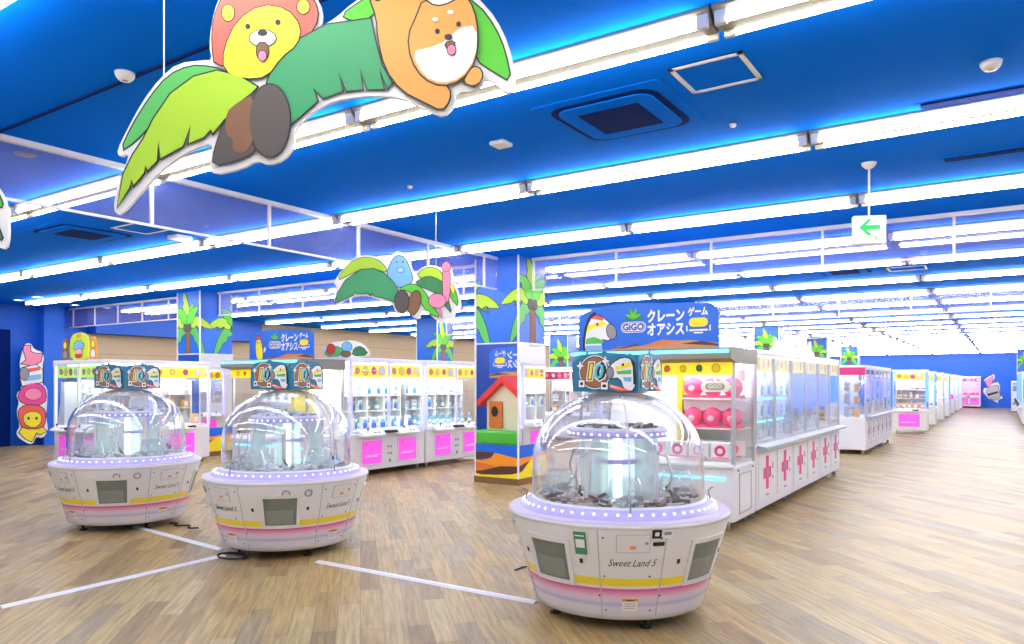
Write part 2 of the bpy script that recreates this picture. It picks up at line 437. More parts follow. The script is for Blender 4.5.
# ------------------------------------------------------------------ columns with palm prints, dunes and mirror bands
def palm(draw, cu, cz, R, trunk_to):
    """draws a palm in unwrapped face coordinates"""
    tw = R*.13
    draw([(cu-tw*.7, trunk_to), (cu+tw*.9, trunk_to), (cu+tw*.8, cz-R*.2), (cu+tw, cz), (cu-tw, cz), (cu-tw*.6, cz-R*.3)], HUSKB, 0)
    L = [(2.5, .75, .55, DGRN), (.6, .8, .6, DGRN), (-.25, .75, .75, MGRN), (3.4, .75, .7, MGRN), (1.2, .75, .1, BGRN), (1.75, 1.0, .02, LIME),
         (2.75, 1.0, .45, LIME), (.35, 1.0, .42, LIME), (2.2, .95, .3, BGRN), (.95, .85, .2, BGRN)]
    for k, (a, l, dr, m) in enumerate(L): draw(leaf(cu, cz, a, R*l, R*dr, R*.3), m, k+1)
    for dx in (-.09, .08): draw(ell(cu+dx*R, cz-.05*R, .09*R, .1*R, 10), HUSK, 12)
MB_Z0, MB_Z1 = .62, 2.22
def column(cx, cy, label, palms, dunes=True, detail=True):
    r = thing('column', label, 'column', (cx, cy, 0))
    h = .4
    MB(BLUEP).box(-h, h, -h, h, .0, CEIL).build('shaft', r)
    if not detail:
        pass
    # face frames, unwrapped u: -Y face 0..0.8, +X face 0.8..1.6, and -X face -0.8..0
    faces = [(0, .8, frame((-h, -h, 0), (1, 0, 0), (0, 0, 1))), (.8, 1.6, frame((h, -h, 0), (0, 1, 0), (0, 0, 1)))]
    pm = MB(BLACK)
    for cu, cz, R in palms:
        def draw(pts, m, k):
            for u0, u1, fr in faces:
                q = clip(offset(pts, .012), u0, u1, MB_Z1+.02, CEIL-.03)
                if q: pm.use(BLACK).prism([(x-u0, y) for x, y in q], fr, .0005, .002+k*.0006)
                q = clip(pts, u0, u1, MB_Z1+.02, CEIL-.03)
                if q: pm.use(m).prism([(x-u0, y) for x, y in q], fr, .001, .0024+k*.0006)
        palm(draw, cu, cz, R, MB_Z1+.02)
    o = pm.build('palm_print', r)
    if dunes:
        MB(MIRROR).box(-h-.012, h+.012, -h-.012, h+.012, MB_Z0, MB_Z1).build('mirror_band', r)
        b = MB(BLUEP)
        b.box(-h-.02, h+.02, -h-.02, h+.02, .1, MB_Z0)
        e = .0205
        def dr(pts, m, k):
            for u0, u1, fr in faces:
                q = clip(pts, u0-.02 if u0 == 0 else u0, u1+(.02 if u1 > 1 else 0), .1, MB_Z0-.02)
                if q: b.use(m).prism([(x-u0, y) for x, y in q], fr, e, e+.001+k*.0006)
        dr([(-.1, .1), (1.7, .1), (1.7, .5), (1.4, .46), (1.15, .43), (.8, .42), (.5, .47), (.38, .49), (.3, .4), (.1, .36), (-.1, .36)], ORG, 0)
        dr([(-.1, .49), (.36, .5), (.3, .42), (.2, .385), (-.1, .37)], BRN, 1)
        dr([(-.1, .34), (.4, .28), (.2, .2), (-.1, .18)], DORG, 1)
        dr([(-.1, .17), (.15, .2), (.45, .28), (.8, .3), (1.1, .36), (.9, .22), (.7, .17), (.4, .14), (.1, .13)], BRN, 2)
        dr([(-.1, .1), (-.1, .14), (.3, .14), (.7, .19), (.95, .27), (1.2, .4), (1.7, .42), (1.7, .1)], YEL, 1)
        b.build('dune_print', r)
        MB(HUSKB).box(-h-.03, h+.03, -h-.03, h+.03, 0, .1).build('plinth', r)
    b = MB(WHITE)
    for sx, sy in ((1, -1), (-1, -1)):
        b = MB(WHITE); b.box(sx*h-.012+sx*.012, sx*h+.012+sx*.012, sy*h-.012+sy*.012, sy*h+.012+sy*.012, .1, CEIL-.0).build('corner_strip', r)
    MB(WHITE).box(-h-.02, h+.02, -h-.02, h+.02, MB_Z1-.0, MB_Z1+.02).build('band_trim', r)
    return r
cA = column(GX, GY, 'near blue column with palm prints, mirrored middle and orange dune base', [(1.22, 2.9, .8), (-.3, 2.85, .8)])
cB = column(-14.9, 10.1, 'blue column with palm prints behind the leftmost domed machines', [(.35, 2.85, .8), (1.7, 2.85, .8)])
column(-14.9, 18.15, 'blue palm-print column seen above the row of pink-doored crane machines', [(1.1, 2.75, .8)])
column(-14.9, 26.3, 'distant blue palm-print column just right of the near column', [(.5, 2.6, .8)])
column(GX, 18.15, 'blue column hidden behind the large blue machine-top sign', [(1.2, 2.9, .6)])
column(GX, 26.2, 'blue column above the corridor machines, nearer of the visible pair', [(.4, 2.9, .6)])
column(GX, 34.3, 'blue column above the corridor machines, second behind the near one', [(.4, 2.9, .6)])
column(GX, 42.3, 'blue column far back above the corridor machines', [(.4, 2.9, .6)])
column(1.0, 53.4, 'blue column at the far right end of the corridor', [(.4, 2.9, .6)])
# ------------------------------------------------------------------ small ceiling fittings
def cassette(px, py, label, w=1.0):
    p = on_z(px, py, CEIL); r = thing('air_conditioner', label, 'air conditioner', (p.x, p.y, CEIL), 0)
    fr = frame((0, 0, 0), (1, 0, 0), (0, -1, 0))   # normal points down
    b = MB(CEILM); b.prism(rrect(-w/2, w/2, -w/2, w/2, .05), fr, 0, .006); b.build('panel', r)
    b = MB(NAVY); b.prism(rrect(-w*.42, w*.42, -w*.42, w*.42, .14), fr, .006, .014); b.build('air_slot', r)
    b = MB(CEILM); b.prism(rrect(-w*.37, w*.37, -w*.37, w*.37, .11), fr, .014, .024); b.build('louver', r)
    b = MB(NAVY)
    b.prism(rrect(-w*.24, w*.24, -w*.24, w*.24, .01), fr, .024, .028); b.build('grille', r)
    return r
cassette(621, 116, 'square blue ceiling air conditioner between the first two light rows', 1.0)
cassette(83, 233, 'blue ceiling air conditioner at left, seen through the glass screen', 1.1)
cassette(845, 271, 'blue ceiling air conditioner beyond the green arrow sign', .95)
def hatch(px, py, w, h, label):
    p = on_z(px, py, CEIL); r = thing('access_panel', label, 'ceiling panel', (p.x, p.y, CEIL), 0)
    fr = frame((0, 0, 0), (1, 0, 0), (0, -1, 0))
    for a in ((-w/2, w/2, -h/2, -h/2+.03), (-w/2, w/2, h/2-.03, h/2), (-w/2, -w/2+.03, -h/2, h/2), (w/2-.03, w/2, -h/2, h/2)):
        b = MB(WHITE); b.prism([(a[0], a[2]), (a[1], a[2]), (a[1], a[3]), (a[0], a[3])], fr, 0, .012); b.build('frame_bar', r)
    b = MB(CEILM); b.prism([(-w/2, -h/2), (w/2, -h/2), (w/2, h/2), (-w/2, h/2)], fr, 0, .006); b.build('hatch_cover', r)
hatch(716, 73, .47, .47, 'blue ceiling access panel with a white frame, upper right of the air conditioner')
hatch(142, 228, .6, .5, 'white-framed ceiling access panel left of the glass screen')
hatch(907, 268, .6, .5, 'white-framed ceiling access panel beyond the green arrow sign')
def puck(name, px, py, prof, m, label, cat):
    p = on_z(px, py, CEIL); r = thing(name, label, cat, (p.x, p.y, CEIL)); b = MB(m); b.lathe([(q, -z) for q, z in prof], 24); b.build('body', r)
    return r
sm = [(.0001, .05), (.035, .05), (.05, .035), (.058, .02), (.062, 0), (0.0001, 0)]
for px, py, l in ((125, 73, 'white smoke detector at upper left of the blue ceiling'), (991, 62, 'white smoke detector near the upper right corner'),
                  (733, 124, 'small round sprinkler head right of the air conditioner'), (410, 186, 'tiny sprinkler head on the ceiling above the hanging palm cutouts')):
    r = puck('smoke_detector' if 'smoke' in l else 'sprinkler_head', px, py, sm if 'smoke' in l else [(a*.45, z*.5) for a, z in sm], WHITE, l, 'smoke detector' if 'smoke' in l else 'sprinkler')
    if 'smoke' in l:
        b = MB(GREY); b.lathe([(.0001, -.0505), (.018, -.0505), (.02, -.048)], 16); b.build('sensor', r)
puck('ceiling_vent', 25, 154, [(.0001, .012), (.07, .012), (.085, .006), (.09, 0), (.0001, 0)], HOUS, 'round beige ceiling vent at the left edge', 'ceiling vent')
p = on_z(501, 142, CEIL); r = thing('ceiling_box', 'small square white ceiling box left of the air conditioner', 'ceiling fitting', (p.x, p.y, CEIL))
MB(WHITE).box(-.075, .075, -.075, .075, -.035, 0, .012).build('cover', r)
p = on_z(180, 236, CEIL); r = thing('ceiling_box', 'small square white ceiling box left of the long glass screen', 'ceiling fitting', (p.x, p.y, CEIL))
MB(WHITE).box(-.12, .12, -.12, .12, -.05, 0, .012).build('cover', r)
for px, py, l in ((1004, 91, 'dark blue slot diffuser at the upper right edge'), (1012, 150, 'dark blue slot diffuser below the upper right light row')):
    p = on_z(px, py, CEIL); r = thing('slot_diffuser', l, 'ceiling vent', (p.x, p.y, CEIL)); MB(NAVY).box(-.5, .5, -.05, .05, -.015, 0, .004).build('slot', r)
    MB(CEILM).box(-.54, .54, -.07, .07, -.004, 0).build('trim', r)
for px, py, l in ((18, 300, 'leftmost'), (37, 297, 'second from left'), (50, 301, 'lower middle'), (67, 302, 'rightmost lower'), (75, 305, 'rearmost')):
    p = on_z(px, py, CEIL); r = thing('downlight', 'round recessed downlight near the blue left wall, %s of the cluster' % l, 'light', (p.x, p.y, CEIL))
    b = MB(WHITE); b.lathe([(.07, 0), (.1, -.002), (.11, -.012), (.12, 0)], 20); b.build('ring', r)
    b = MB(LEDS); b.lathe([(.0001, -.004), (.075, -.004)], 20); b.build('lens', r)
# exit arrow sign
p = on_z(869, 163, CEIL)
er = thing('exit_sign', 'hanging white sign with a green left arrow and running figure mark', 'sign', (p.x, p.y, 0), TH*.75)
b = MB(WHITE); b.lathe([(.0001, CEIL-.05), (.03, CEIL-.05), (.06, CEIL-.02), (.065, CEIL), (.0001, CEIL)], 20); b.build('ceiling_cup', er)
zt = 1.6+(HY-216)*wp(869, 163, (CEIL-1.6)*F/(HY-163)).xy.dot(Vector((-ST, CT)))/F
MB(WHITE).tube([(0, 0, zt), (0, 0, CEIL-.04)], .01, 8).build('rod', er)
MB(WHITE).box(-.14, .14, -.035, .035, zt-.26, zt, .008).build('casing', er)
fr = frame((0, -.036, zt-.13), (1, 0, 0), (0, 0, 1))
b = MB(WHITEL); b.prism(rrect(-.125, .125, -.115, .115, .008), fr, 0, .003); b.build('face', er)
b = MB(GREENL); b.prism([(-.1, .02), (-.02, .095), (.02, .095), (-.035, .04), (.085, .04), (.085, .0), (-.035, .0), (.02, -.055), (-.02, -.055)], fr, .003, .005); b.build('arrow', er)
b = MB(GREENL); b.prism(rrect(.04, .055, -.1, -.06, .004), fr, .003, .005); b.prism(rrect(.06, .085, -.1, -.093, .002), fr, .003, .005); b.prism(rrect(.06, .085, -.067, -.06, .002), fr, .003, .005); b.prism(rrect(.078, .085, -.1, -.06, .002), fr, .003, .005)
b.prism(ell(.066, -.075, .005, .006, 8), fr, .003, .005); b.build('running_figure', er)
# ================================================================== HANGING CUTOUT SIGNS
def pix_frame(px0, py0, d, rot=0.):
    o = wp(px0, py0, d); sc = d/F
    xd = Vector((math.cos(TH+rot), math.sin(TH+rot), 0)); yd = Vector((0, 0, 1)); n = xd.cross(yd)
    def tr(pts): return [((x-px0)*sc, (py0-y)*sc) for x, y in pts]
    return o, tr, sc
def local_fr(): return frame((0, 0, 0), (1, 0, 0), (0, 0, 1))
def cutout(px0, py0, d, label, outline, shapes, wires, name='palm_cutout'):
    o, tr, sc = pix_frame(px0, py0, d)
    r = thing(name, label, 'hanging sign', o, TH)
    fr = local_fr()
    MB(PAPER).prism(smooth2(tr(outline)), fr, -.02, 0).build('board', r)
    for k, (nm, lst) in enumerate(shapes):
        b = MB(BLACK)
        for q, (pts, m, ow) in enumerate(lst):
            ink(b, tr(smooth2(pts) if nm in ('palm_leaf', 'coconut', 'flamingo') and len(pts) <= 17 else pts), fr, m, .0006+k*.0022+q*.0016, ow*sc)
        b.build(nm, r)
    for x, y in wires:
        q = tr([(x, y)])[0]
        MB(WHITE).tube([(q[0], .01, q[1]), (q[0], .01, CEIL-o.z)], .003, 6).build('wire', r)
    return r
big_out = [(117,150),(128,128),(142,102),(160,78),(178,63),(205,60),(212,60),(209,45),(212,20),(218,0),(228,-14),(248,-24),(285,-24),(308,-14),(320,2),(323,18),(318,28),(336,18),(352,3),(372,-8),(395,-18),(430,-24),(465,-16),(480,0),(496,18),(509,45),(516,75),(515,89),(506,94),(496,84),(486,78),(482,86),(470,92),(457,92),(455,106),(444,117),(430,112),(409,101),(391,96),(361,96),(333,101),(313,111),(294,130),(294,147),(284,160),(268,165),(257,160),(241,169),(213,175),(209,164),(213,145),(206,144),(183,154),(160,171),(142,191),(120,216),(113,210),(117,186),(126,164),(129,153),(119,157)]
L1 = [(121,151),(133,125),(150,98),(168,76),(190,66),(212,67),(232,74),(205,80),(183,88),(162,108),(148,128),(135,142)]
L2 = [(258,88),(240,77),(218,72),(195,78),(172,95),(155,120),(145,140),(135,155),(125,175),(119,207),(131,188),(133,180),(135,186),(145,174),(147,166),(149,171),(158,162),(160,142),(162,159),(184,147),(192,126),(190,144),(205,138),(212,130),(214,134),(228,117),(245,102)]
L3 = [(268,84),(273,70),(283,55),(299,41),(327,26),(371,20),(376,44),(382,66),(392,84),(388,89),(379,68),(384,90),(368,90),(360,68),(363,90),(347,92),(339,72),(343,92),(324,99),(314,89),(318,102),(300,118),(290,126),(287,100)]
L4 = [(450,-10),(478,5),(495,28),(505,52),(511,82),(494,72),(476,60)]
L5 = [(342,16),(360,3),(378,-8),(400,-14),(372,19),(352,21)]
H1 = [(214,167),(216,150),(225,125),(240,105),(256,93),(262,120),(258,152),(240,161)]
H1b = [(227,114),(240,103),(254,96),(258,120),(255,142),(246,155),(233,151),(235,140),(227,136)]
mane = smooth2([(216,68),(213,45),(214,20),(224,-4),(250,-18),(285,-18),(308,-8),(319,10),(316,28),(300,44),(270,50),(240,60)])
face_l = smooth2([(225,72),(225,50),(238,22),(262,6),(288,10),(302,28),(298,46),(282,58),(268,78),(245,80)])
dogbody = smooth2([(370,-2),(380,6),(386,-6),(398,-14),(425,-14),(428,20),(412,50),(418,72),(436,82),(450,90),(450,102),(442,112),(426,104),(402,92),(386,70),(379,40),(378,20)])
dogpaw = smooth2([(468,76),(474,68),(482,72),(482,82),(474,88),(464,84)])
dog_head = smooth2([(412,62),(409,38),(418,18),(424,2),(436,10),(452,6),(464,-4),(474,12),(478,36),(476,62),(462,82),(442,88),(424,80)])
dog_white = smooth2([(412,54),(430,50),(446,44),(460,30),(477,28),(477,58),(462,80),(442,86),(424,78)])
def eye(x, y, r, m=BLACK): return (ell(x, y, r, r*1.1, 12), m, 0)
cutout(315, 95, 3.3, 'large hanging palm-leaf cutout with a cartoon lion and a tan dog lying along it', big_out, [
    ('palm_leaf', [(L1, MGRN, 1.5)]), ('palm_leaf', [(L4, BGRN, 1.5)]), ('palm_leaf', [(L5, BGRN, 1.5)]),
    ('lion', [(mane, CORAL, 1.4), (ell(229, 14, 6, 8, 14), YEL, 1.2), (ell(304, 8, 6, 7, 14), YEL, 1.2), (face_l, mat('lemon_print', (.95, .85, .02), .5), 1.3), eye(249, 28, 2.6), eye(279, 24, 2.6), (ell(264, 40, 13, 8, 20), PAPER, 1.1), (ell(264, 35, 5, 3, 14), BLACK, 0),
              (smooth2([(259, 45), (269, 45), (270, 58), (264, 62), (258, 58)]), HUSKB, 1.), (ell(264, 58, 4, 5, 12), ROSE, .8)]),
    ('palm_leaf', [(L3, mat('sea_green_print', (.035, .33, .12), .5), 1.6)]), ('palm_leaf', [(L2, LIME, 1.6)]),
    ('coconut', [(H1, HUSK, 1.2), (H1b, HUSKB, 0)]), ('coconut', [(ell(271, 122, 20, 36, 26), HUSK, 1.4)]),
    ('dog', [(dogbody, SHIBA, 1.6), (dogpaw, SHIBA, 1.4), (dog_head, SHIBA, 1.6), (dog_white, PAPER, 0), eye(438, 34, 2.4), eye(459, 27, 2.4), (ell(449, 40, 4, 3, 12), BLACK, 0),
             (smooth2([(445, 46), (455, 44), (455, 52), (449, 54)]), HUSKB, 1.), (ell(452, 53, 4, 5, 12), ROSE, .8), (ell(436, 23, 3, 2), PAPER, 0), (ell(451, 16, 3, 2), PAPER, 0)]),
], [(163, 76), (470, -10)])
sm_out = [(334,303),(335,293.5),(337,286),(333,283),(341,271),(351,260),(362,255),(375,256),(386,262),(391,255),(397,251),(403,253),(411,257),(411,266),(415,273),(424,266),(434,265),(442,268),(441.5,264),(446,261.5),(452,266),(453,274),(456,284),(460,295),(462,310),(456,308),(455,319),(447,317),(444,324),(434,319),(427.6,311),(421,312),(420.5,320),(411,316.5),(408,311),(401.5,315),(395,312.5),(393,304),(380,300),(369,296),(357.5,296),(346,300),(338,305)]
cutout(398, 287, 8.5, 'smaller hanging palm-leaf cutout with a pale blue animal and a pink flamingo', sm_out, [
    ('palm_leaf', [([(336,281),(348,264),(361,257),(375.5,258.5),(385,266),(387,273),(374,268),(361,269),(351,274)], LIME, .7)]),
    ('blue_animal', [(smooth2([(390,264),(396.7,255),(405,257.6),(411,272),(413,281),(405,287),(397,287),(390,281),(387,274)]), SKY, .7), eye(397, 262, .8), eye(403, 262, .8), (ell(400.5, 270, 3.4, 2.6, 12), mat('pale_blue_print', (.35, .62, .85), .5), .5)]),
    ('palm_leaf', [([(416,276),(424,268),(434,267.4),(442,273),(446,284),(430,280)], LIME, .7)]),
    ('palm_leaf', [([(414,284),(424,277),(434,277),(445,284),(448,300),(452,314),(446,306),(440,296),(430,290)], DGRN, .7)]),
    ('palm_leaf', [([(447,284),(455,288),(459,307),(452,300)], BGRN, .6)]),
    ('palm_leaf', [([(398,290),(408,284.5),(418,285),(426,293.5),(432,306),(441,318),(430,314),(424,307),(418,297),(408,290)], BGRN, .7)]),
    ('palm_leaf', [([(335.5,303),(338,293.5),(346,280.5),(361,270),(374,269),(385,274),(393,282),(398,290),(395,302),(384,298),(375,296),(372,293),(371,295.5),(368,293.5),(367,291),(366,293.6),(356.7,293.5),(355,291),(353,295),(344.5,299)], mat('sea_green_print', (.03, .3, .12), .5), .8)]),
    ('coconut', [(ell(414.5, 303, 6, 12.5, 18, .25), HUSKB, .7)]), ('coconut', [(ell(402, 301.5, 7, 11, 18), HUSK, .7)]),
    ('flamingo', [([(443,268),(450,268),(450,300),(444,304),(443,290)], ROSE, .6), (ell(437.5, 301, 8.5, 7, 18), ROSE, .6), (ell(446.4, 267, 4.3, 4.5, 14), ROSE, .6), ([(450,284),(455,288),(454,295),(451,290)], YEL, .4), ([(439,308),(441,308),(443,318),(441,318)], ROSE, .3)]),
], [(360, 256), (436, 266)])
cutout(-20, 220, 4.2, 'palm-leaf cutout just entering at the left edge of the view', [(-60,160),(-20,165),(0,190),(7,205),(9,235),(6,250),(-4,246),(-12,225),(-40,215),(-60,220)], [
    ('palm_leaf', [([(-55,170),(-20,172),(-2,192),(4,208),(-6,204),(-30,196)], BGRN, 1.4)]), ('palm_leaf', [([(-55,190),(-20,200),(-4,220),(5,244),(-8,226),(-30,212)], DGRN, 1.4)])], [(-30, 166)])
cutout(346, 349, 12.6, 'small palm-leaf cutout standing on the first pink-doored machine', [(322,357),(324,348),(332,342),(344,341),(352,340),(362,343),(369,349),(371,357)], [
    ('palm_leaf', [([(324,356),(328,348),(337,346),(343,350),(342,356)], MGRN, .5)]), ('palm_leaf', [([(352,356),(354,348),(362,346),(369,355)], DGRN, .5)]),
    ('red_bird', [(ell(331, 349, 4, 5, 12), RED, .5)]), ('blue_animal', [(ell(347, 347, 5, 5, 12), SKY, .5)]), ('coconut', [(ell(346, 354, 5, 3, 12), HUSKB, .5)])], [], 'standing_cutout')
# ================================================================== CRANE MACHINES
def at(r, x, y, z):
    a = r.rotation_euler.z
    return Vector((r.location.x+x*math.cos(a)-y*math.sin(a), r.location.y+x*math.sin(a)+y*math.cos(a), r.location.z+z))
def caster(r, x, y):
    b = MB(GREY); b.tube([(x-.012, y, .036), (x+.012, y, .036)], .036, 14); b.use(ALU); b.box(x-.02, x+.02, y-.02, y+.02, .06, .1)
    return b.build('caster', r)
def claw(r, x, y, ztop, rail_w, rx=None):
    rx = x if rx is None else rx
    b = MB(ALU); b.box(rx-rail_w/2, rx+rail_w/2, y-.015, y+.015, ztop-.03, ztop); rail = b.build('claw_rail', r)
    b = MB(WHITE); b.box(x-.06, x+.06, y-.05, y+.05, ztop-.1, ztop-.03, .01); b.tube([(x, y, ztop-.22), (x, y, ztop-.1)], .012, 8)
    b.lathe([(.0001, -.30), (.05, -.29), (.07, -.25), (.05, -.215), (.0001, -.21)], 14, (x, y, ztop))
    c = b.build('claw', r)
    b = MB(CHROME)
    for s in (-1, 1): b.tube([(x+s*.05, y, ztop-.27), (x+s*.12, y, ztop-.31), (x+s*.12, y, ztop-.37), (x+s*.05, y, ztop-.43)], .007, 6)
    b.build('claw_arms', c)
def blobs(b, fr, n, x0, x1, z0, z1, h, seed, cols):
    rd = random.Random(seed)
    for k in range(n):
        x = x0+(x1-x0)*(k+.5)/n; r = (z1-z0)*rd.uniform(.25, .38); z = (z0+z1)/2
        m = cols[k % len(cols)]
        ink(b, smooth2([(x+r*math.cos(a)*rd.uniform(.8, 1.15), z+r*math.sin(a)*rd.uniform(.85, 1.15)) for a in [q*PI/4 for q in range(8)]]), fr, m, h, .005)
FRONT = frame((0, 0, 0), (1, 0, 0), (0, 0, 1))
def crane(label, loc, rz, W=1.9, n=2, H=2.03, D=.85, led=LEDP, door=PINKP, header=YELL, group=None, lamp=LEDS, back=WHITE, racks=True, seed=1, side_led=None, body=WARM):
    r = thing('crane_game', label, 'crane game', loc, rz, group)
    w = W/2; zb = .74
    MB(body).box(-w, w, 0, D, .1, zb, .012).build('cabinet', r)
    for x in (-w+.12, w-.12):
        for y in (.1, D-.1): caster(r, x, y)
    MB(back).box(-w+.02, w-.02, D-.035, D-.01, zb, H-.1).build('back_panel', r)
    MB(PAPER).box(-w+.03, w-.03, .03, D-.04, zb, zb+.04).build('prize_deck', r)
    b = MB(LEDP if led == LEDP else WHITE); MB(WHITE).box(-w-.01, w+.01, -.02, D, H-.07, H, .012).build('roof', r)
    MB(led).box(-w, w, -.024, -.012, H-.1, H-.075).build('top_led_strip', r)
    MB(lamp).box(-w+.1, w-.1, .2, D-.2, H-.1, H-.072).build('interior_lamp', r)
    for x in (-w+.022, w-.022):
        for y in (.022, D-.03):
            MB(WHITE).box(x-.02, x+.02, y-.02, y+.02, zb, H-.07, .004).build('post', r)
        MB(led).box(x-.02, x+.02, -.01, .002, zb+.03, H-.1).build('led_strip', r)
    if n == 2:
        MB(WHITE).box(-.02, .02, .005, .045, zb, H-.07, .004).build('post', r); MB(led).box(-.008, .008, -.004, .006, zb+.03, H-.1).build('led_strip', r)
    if side_led:
        MB(side_led).box(w-.004, w+.008, .05, D-.06, zb+.25, H-.14).build('side_light_panel', r)
    for x in (-w+.003, w-.003): MB(GL).box(x-.002, x+.002, .045, D-.06, zb+.02, H-.1).build('side_glass', r)
    bw = (W-.08)/n
    for k in range(n):
        xc = -w+.04+bw*(k+.5)
        MB(GL).box(xc-bw/2+.02, xc+bw/2-.02, .012, .016, zb+.02, H-.1).build('front_glass', r)
        b = MB(header); b.box(xc-bw/2+.03, xc+bw/2-.03, .04, .048, H-.33, H-.11)
        fr = frame((0, .04, 0), (1, 0, 0), (0, 0, 1))
        blobs(b, fr, 4, xc-bw/2+.06, xc+bw/2-.06, H-.32, H-.12, .001, seed+k, [ORG, YEL, HOT, WHITE] if header != MAG else [ROSE, WHITE, ROSE])
        b.build('header_board', r)
        claw(r, xc+.1*(1 if k else -1), .4, H-.35, bw-.06, xc)
        # prize door
        dx = .2 if n == 2 else .17
        b = MB(WHITE); x0 = xc-.24; x1 = xc+.24
        if n == 1: x0, x1 = xc-.3, xc+.3
        b.box(x0-.02, x1+.02, -.012, .0, .19, .63); b.build('door_frame', r)
        b = MB(door); b.box(x0, x1, -.02, -.01, .21, .61, .004); d = b.build('prize_door', r)
        b = MB(WHITE); b.box(x0+.05, x1-.12, -.026, -.019, .33, .345); b.box(x0+.1, x1-.05, -.026, -.019, .355, .362); b.build('lettering', d)
        b = MB(BLACK); b.lathe([(.0001, 0), (.014, 0)], 10, (x0+.09, 0, 0)); 
        b = MB(BLACK); b.prism(ell(x0+.1, .55, .014, .014, 10), FRONT, .02, .024); b.build('lock', d)
        # control console
        cx = xc-.05
        b = MB(PAPER); b.prism([(0, .70), (-.15, .69), (-.15, .715), (0, .80)], frame((cx-.26, 0, 0), (0, 1, 0), (0, 0, 1)), 0, .52); c = b.build('console', r)
        b = MB(BLACK); b.tube([(cx-.12, -.08, .74), (cx-.12, -.085, .80)], .006, 6); b.ball((cx-.12, -.085, .815), .02, 8, 6); b.build('joystick', c)
        b = MB(GREY); b.prism(ell(cx+.06, -.08, .03, .03, 12), frame((0, 0, .74), (1, 0, 0), (0, 1, 0)), 0, .022); b.prism(ell(cx+.15, -.08, .03, .03, 12), frame((0, 0, .74), (1, 0, 0), (0, 1, 0)), 0, .022); b.build('buttons', c)
    b = MB(BLACK)
    b.box(-.17, .05, -.16, -.03, .73, .775, .01) if n == 2 else b.box(.1, .26, -.14, -.03, .72, .76, .01)
    b.build('display', r)
    if n == 2:
        b = MB(GREY)
        for zx in (.46, .34): b.box(-.05, -.02, -.01, .002, zx, zx+.04, .003); b.box(.02, .05, -.01, .002, zx, zx+.04, .003)
        b.box(-.02, .03, -.008, .002, .2, .26, .003); b.build('coin_slots', r)
    if racks:
        b = MB(PAPER)
        for z in (1.08, 1.36): b.box(-w+.04, w-.04, D-.3, D-.04, z, z+.015)
        b.build('shelf', r)
        b = MB(PAPER)
        for k in range(n*2+1):
            x = -w+.05+(W-.1)*k/(n*2); b.box(x-.01, x+.01, D-.3, D-.04, .78, H-.35)
        b.build('divider', r)
    return r
# ---- prizes (each is its own object)
def proto(mb, name, label, cat, group):
    o = mb.build(name); tag(o, label, cat, group); return o
def prize_mesh(kind):
    b = MB()
    if kind == 'blue':
        b.use(PAPER).box(-.055, .055, -.04, .04, 0, .2, .006); b.use(mat('cobalt_toy', (.03, .2, .6), .4)).box(-.045, .045, -.043, -.03, .02, .11, .004)
        b.use(mat('aqua_toy', (.1, .5, .75), .4)).ball((0, -.035, .13), .035, 10, 6)
    elif kind == 'bottle':
        b.use(mat('aqua_bottle', (.15, .5, .7), .2)).lathe([(.0001, 0), (.035, 0), (.038, .02), (.038, .12), (.015, .16), (.015, .19), (.0001, .19)], 12)
        b.use(PAPER).lathe([(.039, .03), (.039, .09)], 12); b.lathe([(.018, .17), (.018, .2), (.0001, .2)], 10)
    elif kind == 'pink':
        b.use(mat('pink_card', (.85, .6, .68), .4)).box(-.125, .125, -.05, .05, .2, .33, .006)
        b.use(mat('pink_toy', (.95, .04, .2), .35)).ball((0, -.03, .13), .12, 18, 12, (1, .8, 1))
        b.use(mat('pale_pink_toy', (.95, .5, .6), .35)).ball((0, -.085, .12), .06, 12, 8, (1, .8, .9))
        b.use(mat('pink_base', (.85, .05, .2), .4)).box(-.12, .12, -.07, .07, 0, .035, .006)
    elif kind == 'roundel':
        b.use(PAPER).box(-.12, .12, -.06, .06, 0, .2, .008)
        fr = frame((0, -.06, 0), (1, 0, 0), (0, 0, 1)); b.use(mat('pink_toy', (.9, .02, .14), .35)).prism(ell(0, .1, .07, .07, 18), fr, 0, .004)
        b.use(PAPER).prism(ell(0, .1, .035, .035, 14), fr, .004, .006); b.use(ROSE).prism(rrect(-.11, .11, .005, .025, .005), fr, 0, .003)
    elif kind == 'white':
        b.use(PAPER).box(-.06, .06, -.05, .05, 0, .16, .01); b.use(SKY).box(-.05, .05, -.053, -.045, .03, .07); b.use(GREY).box(-.03, .03, -.053, -.045, .1, .13)
    elif kind == 'plush':
        m = mat('plush_grey', (.55, .55, .6), .8)
        b.use(m).ball((0, 0, .07), .07, 12, 8, (1, .8, 1)); b.ball((0, 0, .17), .055, 12, 8); b.ball((-.04, 0, .22), .02, 8, 6); b.ball((.04, 0, .22), .02, 8, 6)
        b.ball((-.06, -.03, .03), .03, 8, 6); b.ball((.06, -.03, .03), .03, 8, 6)
        b.use(BLACK).ball((-.02, -.052, .18), .007, 6, 4); b.ball((.02, -.052, .18), .007, 6, 4)
    elif kind == 'gold':
        b.use(mat('cream_box', (.8, .7, .45), .5)).box(-.07, .07, -.05, .05, 0, .13, .006); b.use(BRN).box(-.06, .06, -.052, -.045, .03, .06)
    elif kind == 'tan':
        b.use(mat('tan_box', (.8, .45, .2), .5)).box(-.06, .06, -.05, .05, 0, .17, .006); b.use(PAPER).box(-.04, .04, -.053, -.045, .04, .12)
    return b
PR = {}
CATS = {'blue': ('boxed_toy', 'boxed toy'), 'bottle': ('bottle', 'bottle'), 'pink': ('pink_ball_toy', 'toy'), 'roundel': ('boxed_toy', 'boxed toy'), 'white': ('prize_box', 'box'), 'plush': ('plush_toy', 'plush toy'), 'gold': ('prize_box', 'box'), 'tan': ('prize_box', 'box')}
